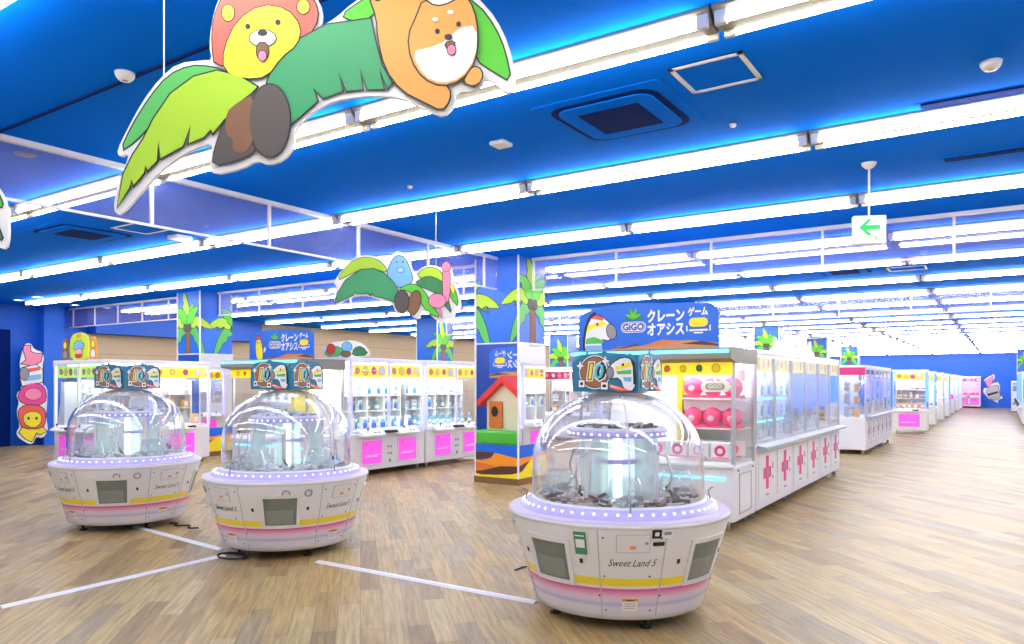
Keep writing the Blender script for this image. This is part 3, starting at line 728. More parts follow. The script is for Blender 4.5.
def prize(r, kind, x, y, z, label, group, rz=0., s=1.):
    if kind not in PR:
        o = prize_mesh(kind).build(CATS[kind][0]); PR[kind] = o
    else:
        o = PR[kind].copy(); COL.objects.link(o)
    o.location = at(r, x, y, z); o.rotation_euler = (0, 0, r.rotation_euler.z+rz); o.scale = (s, s, s)
    tag(o, label, CATS[kind][1], group); return o
# ---- GiGO style end machine (wide single window, arch sign on top)
def sign_board(parent_label, loc, rz, animal):
    r = thing('machine_top_sign', parent_label, 'sign', loc, rz)
    f = frame((0, -.01, 0), (1, 0, 0), (0, 0, 1))
    out = rrect(-.8, .8, 0, .5, .1)[:0]+[(-.8, 0), (.8, 0)]+[(.8, .38)]+[(.8-.12+.12*math.cos(a), .36+.12*math.sin(a)) for a in [PI/2*k/5 for k in range(6)]]+[(-.25, .53), (-.55, .5)]+[(-.8+.12-.12*math.sin(a), .34+.12*math.cos(a)) for a in [PI/2*k/5 for k in range(6)]]
    MB(BLUEP).prism(out, f, -.03, 0).build('board', r)
    b = MB(TAN)
    b.prism([(-.45, 0), (.79, 0), (.79, .06), (.5, .1), (.25, .09), (0, .05), (-.3, .05)], f, .0005, .0015)
    b.use(DORG).prism([(-.05, .045), (.2, .11), (.42, .09), (.2, .05)], f, .0017, .0025)
    b.use(BRN).prism([(.4, .06), (.62, .085), (.79, .05), (.79, .03), (.55, .05)], f, .0027, .0035); b.use(BRN).prism([(-.4, .03), (-.2, .05), (-.05, .085), (-.1, .05), (-.25, .03)], f, .0027, .0035)
    b.build('dune_print', r)
    b = MB(BGRN)
    cx, cz = -.13, .35
    for a, dr in ((.35, .05), (1.0, .02), (1.57, 0), (2.15, .02), (2.8, .05)):
        b.use(DGRN).prism(leaf(cx, cz, a, .12, dr, .045, 6, False), f, .001, .002+a*.0003)
    for a, dr in ((.7, .03), (1.3, 0), (1.9, 0), (2.45, .03)):
        b.use(BGRN).prism(leaf(cx, cz, a, .13, dr, .03, 6, False), f, .004, .005+a*.0003)
    b.build('palm_print', r)
    b = MB(PAPER); b.use(PAPER).prism(rrect(-.275, .015, .2, .32, .059, 8), f, .001, .006)
    b.use(BLUED).prism(rrect(-.267, .007, .208, .312, .051, 8), f, .006, .0065); b.use(PAPER).prism(rrect(-.259, -.001, .216, .304, .043, 8), f, .0065, .007)
    put_text(b, 'GiGO', .098, f, -.13, .258, .008, BLUED, bold=.004)
    b.build('logo', r)
    b = MB(PAPER)
    put_text(b, 'クレーン', .15, f, .235, .36, .002, PAPER, bold=.006, sx=.7); put_text(b, 'オアシス', .15, f, .235, .215, .002, PAPER, bold=.006, sx=.7)
    put_text(b, 'ゲーム', .095, f, .585, .39, .002, PAPER, bold=.004, sx=.75)
    b.build('lettering', r)
    b = MB(YEL); b.prism(rrect(.49, .69, .235, .33, .045), f, .002, .004); b.use(PAPER).prism([(.46, .25), (.475, .25), (.475, .19), (.46, .19)], f, .002, .003); b.prism([(.705, .25), (.72, .25), (.72, .19), (.705, .19)], f, .002, .003)
    b.prism(rrect(.49, .69, .19, .21, .008), f, .002, .003); b.prism(rrect(.54, .64, .165, .18, .006), f, .002, .003); b.build('badge', r)
    if animal == 'horse':
        b = MB(BLACK)
        head = smooth2([(-.72, 0), (-.71, .2), (-.66, .36), (-.58, .42), (-.48, .38), (-.37, .27), (-.36, .17), (-.43, .12), (-.52, .15), (-.5, 0)])
        ink(b, smooth2([(-.75, 0), (-.74, .22), (-.68, .4), (-.6, .46), (-.57, .43), (-.66, .33), (-.69, .2), (-.69, 0)]), f, BLACK, .001, 0)
        ink(b, head, f, PAPER, .003, .01)
        b.use(CORAL).prism([(-.66, .37), (-.58, .42), (-.47, .38), (-.5, .35), (-.6, .375)], f, .006, .0065)
        b.use(YEL).prism([(-.68, .3), (-.5, .35), (-.44, .3), (-.6, .27), (-.7, .22)], f, .006, .0065)
        b.use(MGRN).prism([(-.7, .15), (-.6, .17), (-.48, .12), (-.5, .09), (-.71, .09)], f, .006, .0065)
        b.use(SKY).prism([(-.71, .07), (-.5, .07), (-.5, .0), (-.71, 0)], f, .006, .0065)
        ink(b, ell(-.39, .22, .055, .085, 16, .3), f, GREY, .007, .008)
        b.use(BLACK).prism(ell(-.56, .31, .012, .018, 10), f, .009, .01)
        b.build('horse_figure', r)
    else:
        b = MB(BLACK)
        ink(b, smooth2([(-.56, 0), (-.62, .1), (-.63, .3), (-.58, .38), (-.5, .36), (-.46, .25), (-.44, .08), (-.46, 0)]), f, YEL, .002, .01)
        ink(b, smooth2([(-.6, .36), (-.6, .44), (-.55, .41), (-.51, .44), (-.51, .37)]), f, RED, .004, .006)
        b.use(BLACK).prism(ell(-.57, .31, .012, .014, 10), f, .007, .008); b.use(BLACK).prism(ell(-.52, .31, .012, .014, 10), f, .007, .008)
        ink(b, [(-.42, .2), (-.37, .24), (-.36, .18), (-.42, .12)], f, PAPER, .002, .006)
        b.build('bird_figure', r)
    return r
def end_machine(label, loc, rz, W=1.88, D=.8, H=1.98):
    r = thing('crane_game', label, 'crane game', loc, rz); w = W/2; zb = .7
    MB(WHITE).box(-w, w, 0, D, .1, zb, .015).build('cabinet', r)
    for x in (-w+.1, w-.1):
        for y in (.1, D-.1): caster(r, x, y)
    MB(LEDC).box(-w+.1, w-.1, -.012, .001, .55, .575).build('led_strip', r)
    MB(WHITE).box(-w, w, -.04, .03, zb-.02, zb+.02, .01).build('window_sill', r)
    MB(WHITE).box(-w+.02, w-.02, D-.03, D, zb, H-.08).build('back_panel', r)
    MB(PAPER).box(-w+.03, w-.03, .03, D-.03, zb, zb+.03).build('prize_deck', r)
    # roof light box, protruding
    b = MB(HOUS); b.prism([(0, H-.16), (-.2, H-.12), (-.2, H-.02), (-.14, H), (D, H), (D, H-.16)], frame((-w-.02, 0, 0), (0, 1, 0), (0, 0, 1)), 0, W+.04); b.build('roof', r)
    MB(LEDC).box(-w, w, -.206, -.196, H-.06, H-.025).build('top_led_strip', r)
    b = MB(YELL); b.box(-w+.02, w-.02, -.02, -.005, H-.29, H-.15)
    blobs(b, frame((0, -.02, 0), (1, 0, 0), (0, 0, 1)), 9, -w+.1, w-.1, H-.28, H-.16, .001, 5, [YEL, CORAL, YEL, DGRN]); b.build('header_board', r)
    MB(LEDS).box(-w+.1, w-.1, .12, D-.2, H-.19, H-.165).build('interior_lamp', r)
    for x in (-w+.02, w-.02):
        for y in (.02, D-.02): MB(ALU).box(x-.02, x+.02, y-.02, y+.02, zb, H-.16, .005).build('post', r)
        MB(GL).box(x-.003+(.016 if x > 0 else -.016), x+.003+(.016 if x > 0 else -.016), .04, D-.04, zb+.02, H-.17).build('side_glass', r)
    MB(GL).box(-w+.04, w-.04, .008, .013, zb+.02, H-.17).build('front_glass', r)
    MB(YEL).box(.16, .22, .35, D-.04, zb+.04, H-.2).build('yellow_divider', r)
    # side service door
    b = MB(ALU)
    for q in ((.16, .62, .60, .615), (.16, .62, .17, .185), (.16, .175, .17, .615), (.605, .62, .17, .615)): b.box(w-.002, w+.008, q[0], q[1], q[2], q[3])
    d = b.build('service_door_frame', r)
    MB(PAPER).box(w-.002, w+.004, .18, .6, .19, .6).build('service_door', r)
    b = MB(GREY)
    for y in (.12, .66): b.box(w-.002, w+.012, y-.012, y+.012, .64, .665, .003)
    b.build('door_bolts', r)
    claw(r, -.45, .35, H-.2, W/2-.1)
    b = MB(ALU); b.box(.3, w-.04, .3, .33, H-.23, H-.2); b.build('claw_rail', r)
    b = MB(ALU); b.box(.62, .66, .27, .31, H-.36, H-.22, .004); b.box(.6, .72, .27, .29, H-.3, H-.28, .004); b.build('claw_hanger', r)
    f = frame((.66, .2, H-.42), (1, 0, 0), (0, 0, 1))
    b = MB(PAPER); b.prism(rrect(-.16, .16, -.06, .06, .055, 8), f, -.03, 0); b.use(GREY).prism(rrect(-.11, .11, -.035, .035, .032, 8), f, 0, .003)
    put_text(b, 'GiGO', .065, f, 0, 0, .004, PAPER, bold=.002); b.build('claw_plate', r)
    # consoles
    b = MB(PAPER); b.prism([(0, .66), (-.17, .65), (-.17, .69), (0, .75)], frame((-.75, 0, 0), (0, 1, 0), (0, 0, 1)), 0, .6); c = b.build('console', r)
    b = MB(BLACK); b.tube([(-.6, -.09, .7), (-.6, -.1, .77)], .006, 6); b.ball((-.6, -.1, .785), .02, 8, 6); b.build('joystick', c)
    return r
EM_C = end_machine('white crane machine under the largest arched blue sign, holding pink ball toys', (-3.35, 7.95, 0), 0)
for iz, z in enumerate((1.09, 1.43)):
    MB(PAPER).box(.24, .9, .3, .72, z-.015, z).build('shelf', EM_C)
    for k in range(3): prize(EM_C, 'pink', .35+.225*k, .42, z, 'pink ball toy with pale card top, %s shelf, %s from left, under the horse sign' % (('lower', 'upper')[iz], ORD[k]), 'pink ball toys', s=.95)
for k in range(4): prize(EM_C, 'roundel', .0+.245*k, .22 if k < 1 else .2, .76, 'pink-roundel white box, front row below the ball toys, %s from left' % ORD[k], 'roundel boxes', s=.9)
for k in range(3): prize(EM_C, 'roundel', .35+.22*k, .5, .76, 'pink-roundel white box, back row below the ball toys, %s from left' % ORD[k], 'roundel boxes', s=.9)
SB_C = sign_board('large arched blue machine-top sign with a striped horse beside the white logo', (-3.5, 8.1, 1.98), 0, 'horse'); SB_C.scale = (1.09, 1, 1.06)
EM_B = end_machine('white crane machine under the yellow-bird sign, behind the middle domed machine', (-10.05, 7.95, 0), 0)
for k in range(12):
    zz = (.76, 1.02, 1.28)[k//4]
    if k % 4 == 0 and k: MB(PAPER).box(-.85, .1, .38, .72, zz-.015, zz).build('shelf', EM_B)
    prize(EM_B, 'white', -.75+.22*(k % 4), .5, zz, 'white and blue box in the yellow-bird-sign machine, %s shelf, %s from left' % (('bottom', 'middle', 'top')[k//4], ORD[k % 4]), 'white boxes behind the middle domed machine', s=1.1)
for k in range(3): prize(EM_B, 'plush', .35+.2*k, .45, .74, 'grey plush toy in the machine under the yellow bird sign, %s from left' % ORD[k], 'plush toys under the bird sign')
SB_B = sign_board('arched blue machine-top sign with a yellow bird beside the white logo', (-10.1, 8.25, 1.98), 0, 'bird')
# ---- row B: pink-doored twin machines facing the corridor
def fill(r, W, n, kinds, lab, group, D=.85, levels=((.78, .62), (1.095, .65), (1.375, .65)), per=3, front=True):
    rows_ = [(z, y, nm, li) for li, ((z, y), nm) in enumerate(zip(levels, ('back row', 'middle shelf', 'top shelf')))]+([(.78, .3, 'front row', -1)] if front else [])
    for z, y, nm, li in rows_:
        for k in range(n*per):
            x = -W/2+.14+(W-.28)*k/(n*per-1)
            kd = kinds[-1] if li < 0 else (kinds[(li+k//2) % len(kinds)] if li else kinds[0])
            prize(r, kd, x, y, z, lab % CATS[kd][1]+', %s, %s from left' % (nm, ORD[k]), group, rz=random.uniform(-.1, .1) if li >= 0 else random.uniform(-.4, .4), s=random.uniform(.95, 1.15))
B1 = crane('violet-lit pink-doored crane machine, nearer of the two left of the near column', (-9.1, 9.82, 0), PI/2, seed=3)
fill(B1, 1.9, 2, ['bottle', 'blue', 'blue'], '%s in the nearer pink-doored machine', 'prizes in the nearer pink-doored machine', per=4)
B2 = crane('pink-doored twin crane machine with violet edge lights, directly left of the near column', (-9.1, 11.76, 0), PI/2, seed=8)
fill(B2, 1.9, 2, ['bottle', 'white', 'blue', 'bottle'], '%s in the pink-doored machine beside the column', 'prizes in the farther pink-doored machine', per=4)
B3 = crane('pink-doored twin crane machine turned away behind the arched bird sign machine', (-11.1, 9.82, 0), -PI/2, seed=4)
fill(B3, 1.9, 2, ['white', 'bottle'], '%s in the turned-away machine behind the bird sign', 'prizes in the turned-away machine', per=3, front=False)
B4 = crane('pink-doored twin crane machine turned away, behind the row left of the near column', (-11.1, 11.76, 0), -PI/2, seed=6)
# cluster A, left
A1 = crane('crane machine under the lime-green character sign at far left', (-14.4, 7.1, 0), 0, W=1.75, n=2, header=mat('lime_header', (.45, .8, .05), .4, emit=(.5, .9, .1), es=.5), led=WHITE, seed=12)
fill(A1, 1.75, 2, ['white', 'tan'], '%s in the machine under the lime-green sign', 'prizes under the lime sign', per=3, front=False)
A2 = crane('violet-edged crane machine standing in front of the left palm-print column', (-13.53, 8.62, 0), PI/2, W=1.3, n=1, seed=13)
fill(A2, 1.3, 1, ['plush', 'white', 'tan'], '%s in the violet-edged machine before the left column', 'prizes by the left column', per=4)
# lime sign on A1
p = at(A1, -.35, .2, 2.03)
r = thing('machine_top_sign', 'lime-green arched machine-top sign with a small blue cartoon figure, far left', 'sign', p, 0)
MB(mat('lime_sign', (.6, .75, .02), .5)).prism(smooth2([(-.3, 0), (-.36, .25), (-.3, .48), (0, .55), (.3, .48), (.36, .25), (.3, 0)]), FRONT, -.03, 0).build('board', r)
b = MB(BLACK)
ink(b, smooth2([(-.18, .2), (-.2, .33), (-.1, .33), (-.06, .4), (0, .34), (.08, .4), (.1, .32), (.2, .33), (.16, .2)]), FRONT, SKY, .002, .012); ink(b, ell(0, .14, .13, .09, 16), FRONT, mat('skin_print', (.85, .5, .35), .5), .005, .01)
ink(b, rrect(-.13, .13, .06, .12, .03), FRONT, RED, .008, .006); put_text(b, 'GO!', .1, FRONT, 0, .47, .003, RED, bold=.003); b.build('cartoon_figure', r)
for sx, m in ((-.52, HUSKB), (.52, ORG)):
    r = thing('standing_cutout', '%s figure board standing %s of the lime-green sign' % (('brown', 'left') if sx < 0 else ('orange', 'right')), 'standing sign', at(A1, -.35+sx, .2, 2.03), 0)
    MB(m).prism(smooth2([(-.12, 0), (-.13, .2), (-.06, .42), (.06, .45), (.13, .2), (.12, 0)]), FRONT, -.02, 0).build('board', r)
    b = MB(BLACK); ink(b, ell(0, .3, .06, .07, 14), FRONT, YEL, .001, .01); ink(b, smooth2([(-.08, .05), (-.07, .2), (.07, .2), (.08, .05)]), FRONT, PAPER if sx > 0 else GREY, .001, .008); b.build('figure_print', r)
# white slanted side stand at far left
r = thing('side_stand', 'white slanted side stand at the left end of the leftmost machines', 'stand', (-15.62, 7.35, 0), 0)
b = MB(WHITE); b.prism([(-.25, 0), (.22, 0), (.22, 1.62), (.08, 1.62), (.05, 1.2)], frame((0, 0, 0), (1, 0, 0), (0, 0, 1)), -.5, 0); b.build('panel', r)
b = MB(BLACK); b.box(-.1, .15, .1, .35, 1.62, 1.66, .005)
for k in range(4): b.tube([(-.06+.06*k, .2, 1.64), (-.08+.06*k, .2, 1.85)], .018, 7)
b.build('handle_rack', r)
# ---- corridor doors type
def corridor_unit(label, loc, rz, W=1.74, D=.85, H=2.0, header=YELL, shelves=LEDC, film=None, cross=HOT, group=None, seed=1):
    r = thing('crane_game', label, 'crane game', loc, rz, group); w = W/2; zb = .82
    MB(WHITE).box(-w+.004, w-.004, 0, D, .1, zb, .01).build('cabinet', r)
    for x in (-w+.12, w-.12): caster(r, x, .08); caster(r, x, D-.1)
    b = MB(ALU); b.prism([(0, zb-.02), (-.12, zb-.0), (-.12, zb+.03), (0, zb+.05)], frame((-w+.01, 0, 0), (0, 1, 0), (0, 0, 1)), 0, W-.02); b.build('ledge', r)
    MB(WHITE).box(-w, w, 0, D, H-.06, H, .01).build('roof', r)
    MB(WHITE).box(-w+.02, w-.02, D-.03, D-.005, zb, H-.06).build('back_panel', r)
    MB(mat('corridor_lamp', (1, 1, 1), .5, emit=(.93, .97, 1.), es=4.5)).box(-w+.1, w-.1, .15, D-.25, H-.085, H-.062).build('interior_lamp', r)
    b = MB(header); b.box(-w+.05, w-.05, .03, .04, H-.26, H-.07); blobs(b, frame((0, .03, 0), (1, 0, 0), (0, 0, 1)), 7, -w+.1, w-.1, H-.25, H-.08, .001, seed, [YEL, WHITE, ORG] if header != MAG else [ROSE, MAG]); b.build('header_board', r)
    for x in (-w+.02, w-.02):
        MB(ALU).box(x-.018, x+.018, D-.04, D-.004, zb, H-.06, .004).build('post', r)
        MB(GL).box(x-.003, x+.003, .04, D-.04, zb+.04, H-.07).build('side_glass', r)
    for k in (0, 1):
        x0 = -w+.006+k*(W/2); x1 = x0+W/2-.012
        b = MB(ALU); t = .035
        b.box(x0, x0+t, 0, .03, zb+.05, H-.06, .004); b.box(x1-t, x1, 0, .03, zb+.05, H-.06, .004); b.box(x0+t, x1-t, .002, .028, zb+.05, zb+.09); b.box(x0+t, x1-t, .002, .028, H-.1, H-.06)
        d = b.build('window_frame', r)
        MB(GL).box(x0+t, x1-t, .012, .016, zb+.09, H-.1).build('glass_pane', d)
        if film: MB(mat('glowing_blue_film', (.1, .2, .9), .3, emit=(.07, .14, 1.), es=1.1)).box(x0+t+.03, x1-t-.03, .022, .025, H-.75, H-.28).build('blue_glow_film', d)  # blue film behind the glass, emission added in place of light falling on it
        b = MB(ALU); b.box((x0+x1)/2-.012, (x0+x1)/2+.012, -.02, 0, zb+.2, zb+.38, .004); b.build('door_pull', d)
        xm = (x0+x1)/2
        b = MB(PAPER); b.box(x0+.06, x1-.06, -.012, 0, .2, zb-.06, .004); dd = b.build('prize_door', r)
        b = MB(cross); f = frame((0, -.012, 0), (1, 0, 0), (0, 0, 1))
        b.prism(rrect(xm-.06, xm+.06, .32, .72, .01), f, 0, .003); b.prism(rrect(xm-.17, xm+.17, .45, .58, .01), f, .0005, .0034); b.use(GREY).prism(rrect(xm-.05, xm+.05, .47, .56, .01), f, .004, .006); b.build('cross_decal', dd)
        b = MB(GREY); b.box(xm+.24, xm+.27, -.016, -.01, .55, .62); b.box(xm+.24, xm+.27, -.016, -.01, .42, .46); b.box(xm-.05, xm+.08, -.015, -.01, .24, .26); b.build('coin_slots', dd)
        c = MB(WHITE); c.ball((xm, .45, 1.62), .05, 10, 6); c.tube([(xm, .45, 1.65), (xm, .45, H-.09)], .01, 6); c.use(CHROME)
        for s in (-1, 1): c.tube([(xm+s*.03, .45, 1.6), (xm+s*.1, .45, 1.55), (xm+s*.06, .45, 1.46)], .007, 6)
        c.build('claw', r)
    for z in (1.12, 1.4):
        MB(GL).box(-w+.04, w-.04, .1, D-.04, z, z+.008).build('shelf', r)
        if shelves: MB(shelves).box(-w+.05, w-.05, .085, .1, z-.006, z+.014).build('shelf_led', r)
    return r
def topper(loc, rz, label):
    r = thing('machine_topper', label, 'topper', loc, rz); b = MB(glass('milky_acrylic', (.9, .95, .92), k=1., haze=(.9, .95, .9), hz=.75))
    b.prism(smooth2([(-.2, 0), (-.22, .12), (-.12, .2), (-.13, .36), (-.07, .4), (-.02, .27), (.04, .3), (.08, .42), (.14, .38), (.12, .22), (.2, .14), (.2, 0)]), FRONT, -.02, 0); b.build('silhouette', r); r.scale = (.75, 1, .75)
CX0 = -2.42
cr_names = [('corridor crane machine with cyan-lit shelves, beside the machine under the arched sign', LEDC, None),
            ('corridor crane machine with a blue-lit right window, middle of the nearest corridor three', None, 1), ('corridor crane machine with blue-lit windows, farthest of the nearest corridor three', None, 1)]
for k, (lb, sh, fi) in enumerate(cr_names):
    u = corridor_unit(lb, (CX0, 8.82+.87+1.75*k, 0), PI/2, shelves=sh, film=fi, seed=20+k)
    for z, nn in ((.83, 6), (1.13, 5), (1.41, 5)):
        for q in range(nn):
            kd = ['white', 'blue', 'plush'][(q+k) % 3]
            prize(u, kd, -.7+1.4*q/(nn-1), .4, z, '%s in the %s corridor machine, %s, %s from left' % (CATS[kd][1], ('cyan-shelved', 'middle near', 'third near')[k], {.83: 'floor row', 1.13: 'lower shelf', 1.41: 'upper shelf'}[z], ORD[q]), 'prizes in corridor machine %s' % ('one', 'two', 'three')[k], s=1.0 if kd == 'plush' else 1.05)
    topper(at(u, .1 if k else -.5, .4, 2.0), .6, 'milky white animal-ear topper on the %s corridor machine' % ('nearest', 'middle', 'farthest of the near three')[k])
# machines back to back with those, facing the other aisle
for k in range(3):
    c = crane('pink-doored crane machine facing the inner aisle, %s behind the arched horse sign' % ORD[k], (-4.5, 9.82+1.93*k, 0), -PI/2, seed=30+k)
    for q in range(8): prize(c, ['blue', 'bottle'][q % 2], -.7+.2*q, .6, 1.095, 'small blue prize in the %s inner-aisle machine, %s from left' % (ORD[k], ORD[q]), 'prizes in inner aisle machine %s' % ORD[k])
# second corridor group, magenta header
for k in range(3):
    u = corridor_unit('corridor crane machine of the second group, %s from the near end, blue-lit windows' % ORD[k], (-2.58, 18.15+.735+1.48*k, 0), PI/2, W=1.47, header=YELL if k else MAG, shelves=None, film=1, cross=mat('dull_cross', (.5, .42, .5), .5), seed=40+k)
    for q in range(4): prize(u, ['white', 'gold', 'plush', 'tan'][(q+k) % 4], -.5+.33*q, .4, .83, 'small prize in the second corridor group, %s machine, %s from left' % (ORD[k], ORD[q]), 'prizes in second corridor group %s' % ORD[k])
    if k == 0:
        b = MB(mat('magenta_header', (.45, .01, .12), .4, emit=(.6, .02, .2), es=.35)); b.box(-.735-.012, -.735, .0, .85, 1.78, 1.95, .004); b.build('end_header', u)
        b = MB(ALU); b.box(-.745, -.735, .0, .03, .82, 2.0); b.build('end_post', u)
        for q in range(3):
            for zz in (.83, 1.13, 1.41): prize(u, ['tan', 'plush', 'gold'][q], -.62, .2+.22*q, zz, 'small prize behind the magenta-header end glass, %s shelf, %s from left' % ({.83: 'bottom', 1.13: 'middle', 1.41: 'top'}[zz], ORD[q]), 'prizes behind the end glass')
# third: single machines facing the viewer
S1 = crane('single pink-doored crane machine with a blue-lit side, standing past the magenta-header machines', (-2.55, 26.8, 0), 0, W=.97, n=1, led=LEDB, side_led=LEDB, seed=50)
fill(S1, .97, 1, ['gold', 'gold', 'tan'], 'cream %s in the single blue-sided machine', 'prizes in the blue-sided machine', per=5)
for k, y in enumerate((31.0, 35.2, 39.3, 43.3, 47.3, 51.0)):
    c = crane('%s crane machine in the line behind the blue-sided machine' % ORD[k], (-2.6, y, 0), 0, W=.97, n=1, led=LEDP if k % 2 else LEDB, door=WHITE, side_led=LEDP if k > 2 else None, seed=60+k, racks=False)
    for q in range(4): prize(c, ['tan', 'white', 'pink', 'gold'][(q+k) % 4], -.33+.22*q, .5, .78, 'small prize in the %s machine behind the blue-sided one, %s from left' % (ORD[k], ORD[q]), 'prizes in %s line machine' % ORD[k], s=.9)
FM = crane('pink-glowing twin crane machine against the blue far wall', (-1.92, 55.9, 0), 0, W=1.24, n=2, led=LEDP, header=PINKP, back=mat('pink_backdrop', (.9, .3, .6), .5, emit=(.95, .25, .6), es=.5), seed=70, racks=False)
for q in range(5): prize(FM, 'pink', -.44+.22*q, .5, .78, 'pink ball toy in the far-wall pink machine, %s from left' % ORD[q], 'pink toys at the far wall', s=.85)
# right row, blue lit
for k in range(7):
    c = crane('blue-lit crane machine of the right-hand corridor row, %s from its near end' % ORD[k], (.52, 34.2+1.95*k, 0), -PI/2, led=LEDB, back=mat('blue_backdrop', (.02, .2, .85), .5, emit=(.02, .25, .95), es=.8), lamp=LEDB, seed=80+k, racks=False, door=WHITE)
r = thing('change_machine', 'tall white cabinet standing near the far right end of the corridor', 'cabinet', (.5, 49.3, 0), 0)
MB(WHITE).box(-.22, .22, 0, .6, .04, 1.72, .02).build('cabinet', r); MB(GREY).box(-.15, .15, -.012, 0, 1.15, 1.45, .004).build('screen', r); MB(BLACK).box(-.2, .2, .02, .58, 0, .04).build('plinth', r)
MB(SKY).box(-.17, .17, -.01, 0, 1.5, 1.62, .004).build('label_strip', r); MB(GREY).box(-.15, .15, -.012, 0, .4, .55, .004).build('coin_tray', r)
# cluster D beyond the near column
D1 = crane('crane machine with magenta-edged top beyond the near column', (-10.0, 18.0, 0), 0, W=1.9, n=2, led=mat('rose_led', (.9, .3, .4), .4, emit=(.9, .25, .4), es=.9), header=MAG, door=WHITE, seed=90)
fill(D1, 1.9, 2, ['tan', 'white', 'plush'], '%s in the magenta-edged machine beyond the column', 'prizes beyond the near column', per=3, front=False)
D2 = crane('crane machine side-on in the second cluster, beyond the magenta-edged one', (-9.05, 19.9, 0), PI/2, seed=91)
# ================================================================== DOMED CANDY MACHINES
BODYM = ramp_z_material('striped_enamel', [(0., (.74, .73, .75)), (.17, (.74, .72, .76)), (.19, (.55, .5, .68)), (.215, (.74, .68, .76)), (.24, (.80, .62, .72)), (.27, (.82, .3, .5)), (.297, (.68, .08, .3)), (.302, (.79, .78, .74)), (.315, (.79, .78, .74)), (.322, (.9, .68, .02)), (.368, (.9, .72, .05)), (.375, (.79, .78, .74)), (1., (.79, .78, .74))])
for nd in BODYM.node_tree.nodes:
    pass
def RZ(z):
    return .59 + .18*max(0, min(1, (z-.08)/.6))
def surf(phi0):
    """maps (arc metres, height, off) onto the flared body, angle phi0 from local -Y"""
    def f(x, z, h=0.):
        a = -PI/2+phi0+x/.7; R = RZ(z)+h
        return Vector((R*math.cos(a), R*math.sin(a), z))
    return f
def patch(b, fn, x0, x1, z0, z1, h0, h1, n=6):
    vs = []; 
    for h in (h0, h1):
        for z in (z0, z1):
            for k in range(n+1): vs.append(fn(x0+(x1-x0)*k/n, z, h))
    m = n+1; fs = []
    for k in range(n):
        fs.append((2*m+k, 2*m+k+1, 3*m+k+1, 3*m+k)); fs.append((k, m+k, m+k+1, k+1))
        fs.append((k, k+1, 2*m+k+1, 2*m+k)); fs.append((m+k, 3*m+k, 3*m+k+1, m+k+1))
    fs += [(0, 2*m, 3*m, m), (n, m+n, 3*m+n, 2*m+n)]
    b.add(vs, fs)
def sign_face(parent, ang, off):
    a = -PI/2+ang
    nx, ny = math.cos(a), math.sin(a)
    f = frame((nx*off, ny*off, 1.54), (-ny, nx, 0), (0, 0, 1))
    w = .232
    out = [(-w, 0), (w, 0), (w, .17)]+[(w-.09+.09*math.cos(t), .17+.09*math.sin(t)) for t in [PI/2*k/4 for k in range(1, 5)]]+[(.02, .27), (0, .285), (-.02, .27)]+[(-w+.09-.09*math.sin(t), .17+.09*math.cos(t)) for t in [PI/2*k/4 for k in range(0, 5)]]
    b = MB(TEAL); b.prism(out, f, -.012, 0); o = b.build('sign_panel', parent)
    b = MB(BLACK)
    ink(b, ell(-.07, .135, .118, .118, 26), f, PAPER, .0004, 0); ink(b, ell(-.07, .135, .105, .105, 26), f, COIN, .002, .006)
    put_text(b, '10', .15, f, -.07, .135, .0045, PAPER, bold=.018, shear=.15); put_text(b, '10', .15, f, -.07, .135, .005, BLACK, bold=.010, shear=.15)
    put_text(b, '1', .15, f, -.107, .135, .0055, YEL, bold=.003, shear=.15); put_text(b, '0', .15, f, -.045, .135, .0055, mat('aqua_print', (.1, .55, .6), .4), bold=.003, shear=.15)
    b.build('coin_print', o)
    b = MB(BLACK)
    ink(b, smooth2([(.04, .09), (.03, .16), (.07, .2), (.14, .235), (.2, .22), (.225, .14), (.225, .01), (.15, .01), (.12, .1)]), f, PAPER, .003, .007)
    b.use(YEL).prism([(.08, .17), (.19, .2), (.2, .17), (.09, .15)], f, .0055, .006); b.use(MGRN).prism([(.09, .14), (.2, .15), (.2, .12), (.1, .12)], f, .0055, .006); b.use(SKY).prism([(.14, .1), (.2, .1), (.2, .07), (.15, .07)], f, .0055, .006)
    ink(b, ell(.045, .13, .025, .04, 12), f, GREY, .0062, .005); b.use(BLACK).prism([(.19, .23), (.225, .2), (.228, .05), (.215, .05), (.21, .17)], f, .0062, .007); b.prism(ell(.14, .185, .008, .011, 10), f, .0062, .007)
    b.use(CORAL).prism([(.04, .055), (.13, .03), (.2, .005), (.1, .005), (.04, .03)], f, .0075, .008); b.use(PAPER).prism([(.05, .045), (.13, .02), (.15, .012), (.05, .035)], f, .0085, .009)
    b.build('horse_figure', o)
    b = MB(BLACK)
    ink(b, rrect(-.19, -.145, .03, .08, .004), f, PAPER, .006, .004); ink(b, rrect(-.02, .03, .015, .065, .004), f, PAPER, .0085, .004)
    b.use(BLACK).prism(rrect(-.178, -.157, .045, .065, .002), f, .0082, .009); b.prism(rrect(-.008, .018, .03, .05, .002), f, .011, .0115)
    ink(b, [(-.19, .19), (-.18, .215), (-.17, .19), (-.15, .18), (-.17, .17), (-.18, .145), (-.19, .17), (-.21, .18)], f, PAPER, .004, .003); ink(b, [(.0, .22), (.01, .25), (.02, .22), (.045, .21), (.02, .2), (.01, .175), (.0, .2), (-.02, .21)], f, PAPER, .004, .003)
    b.build('character_marks', o)
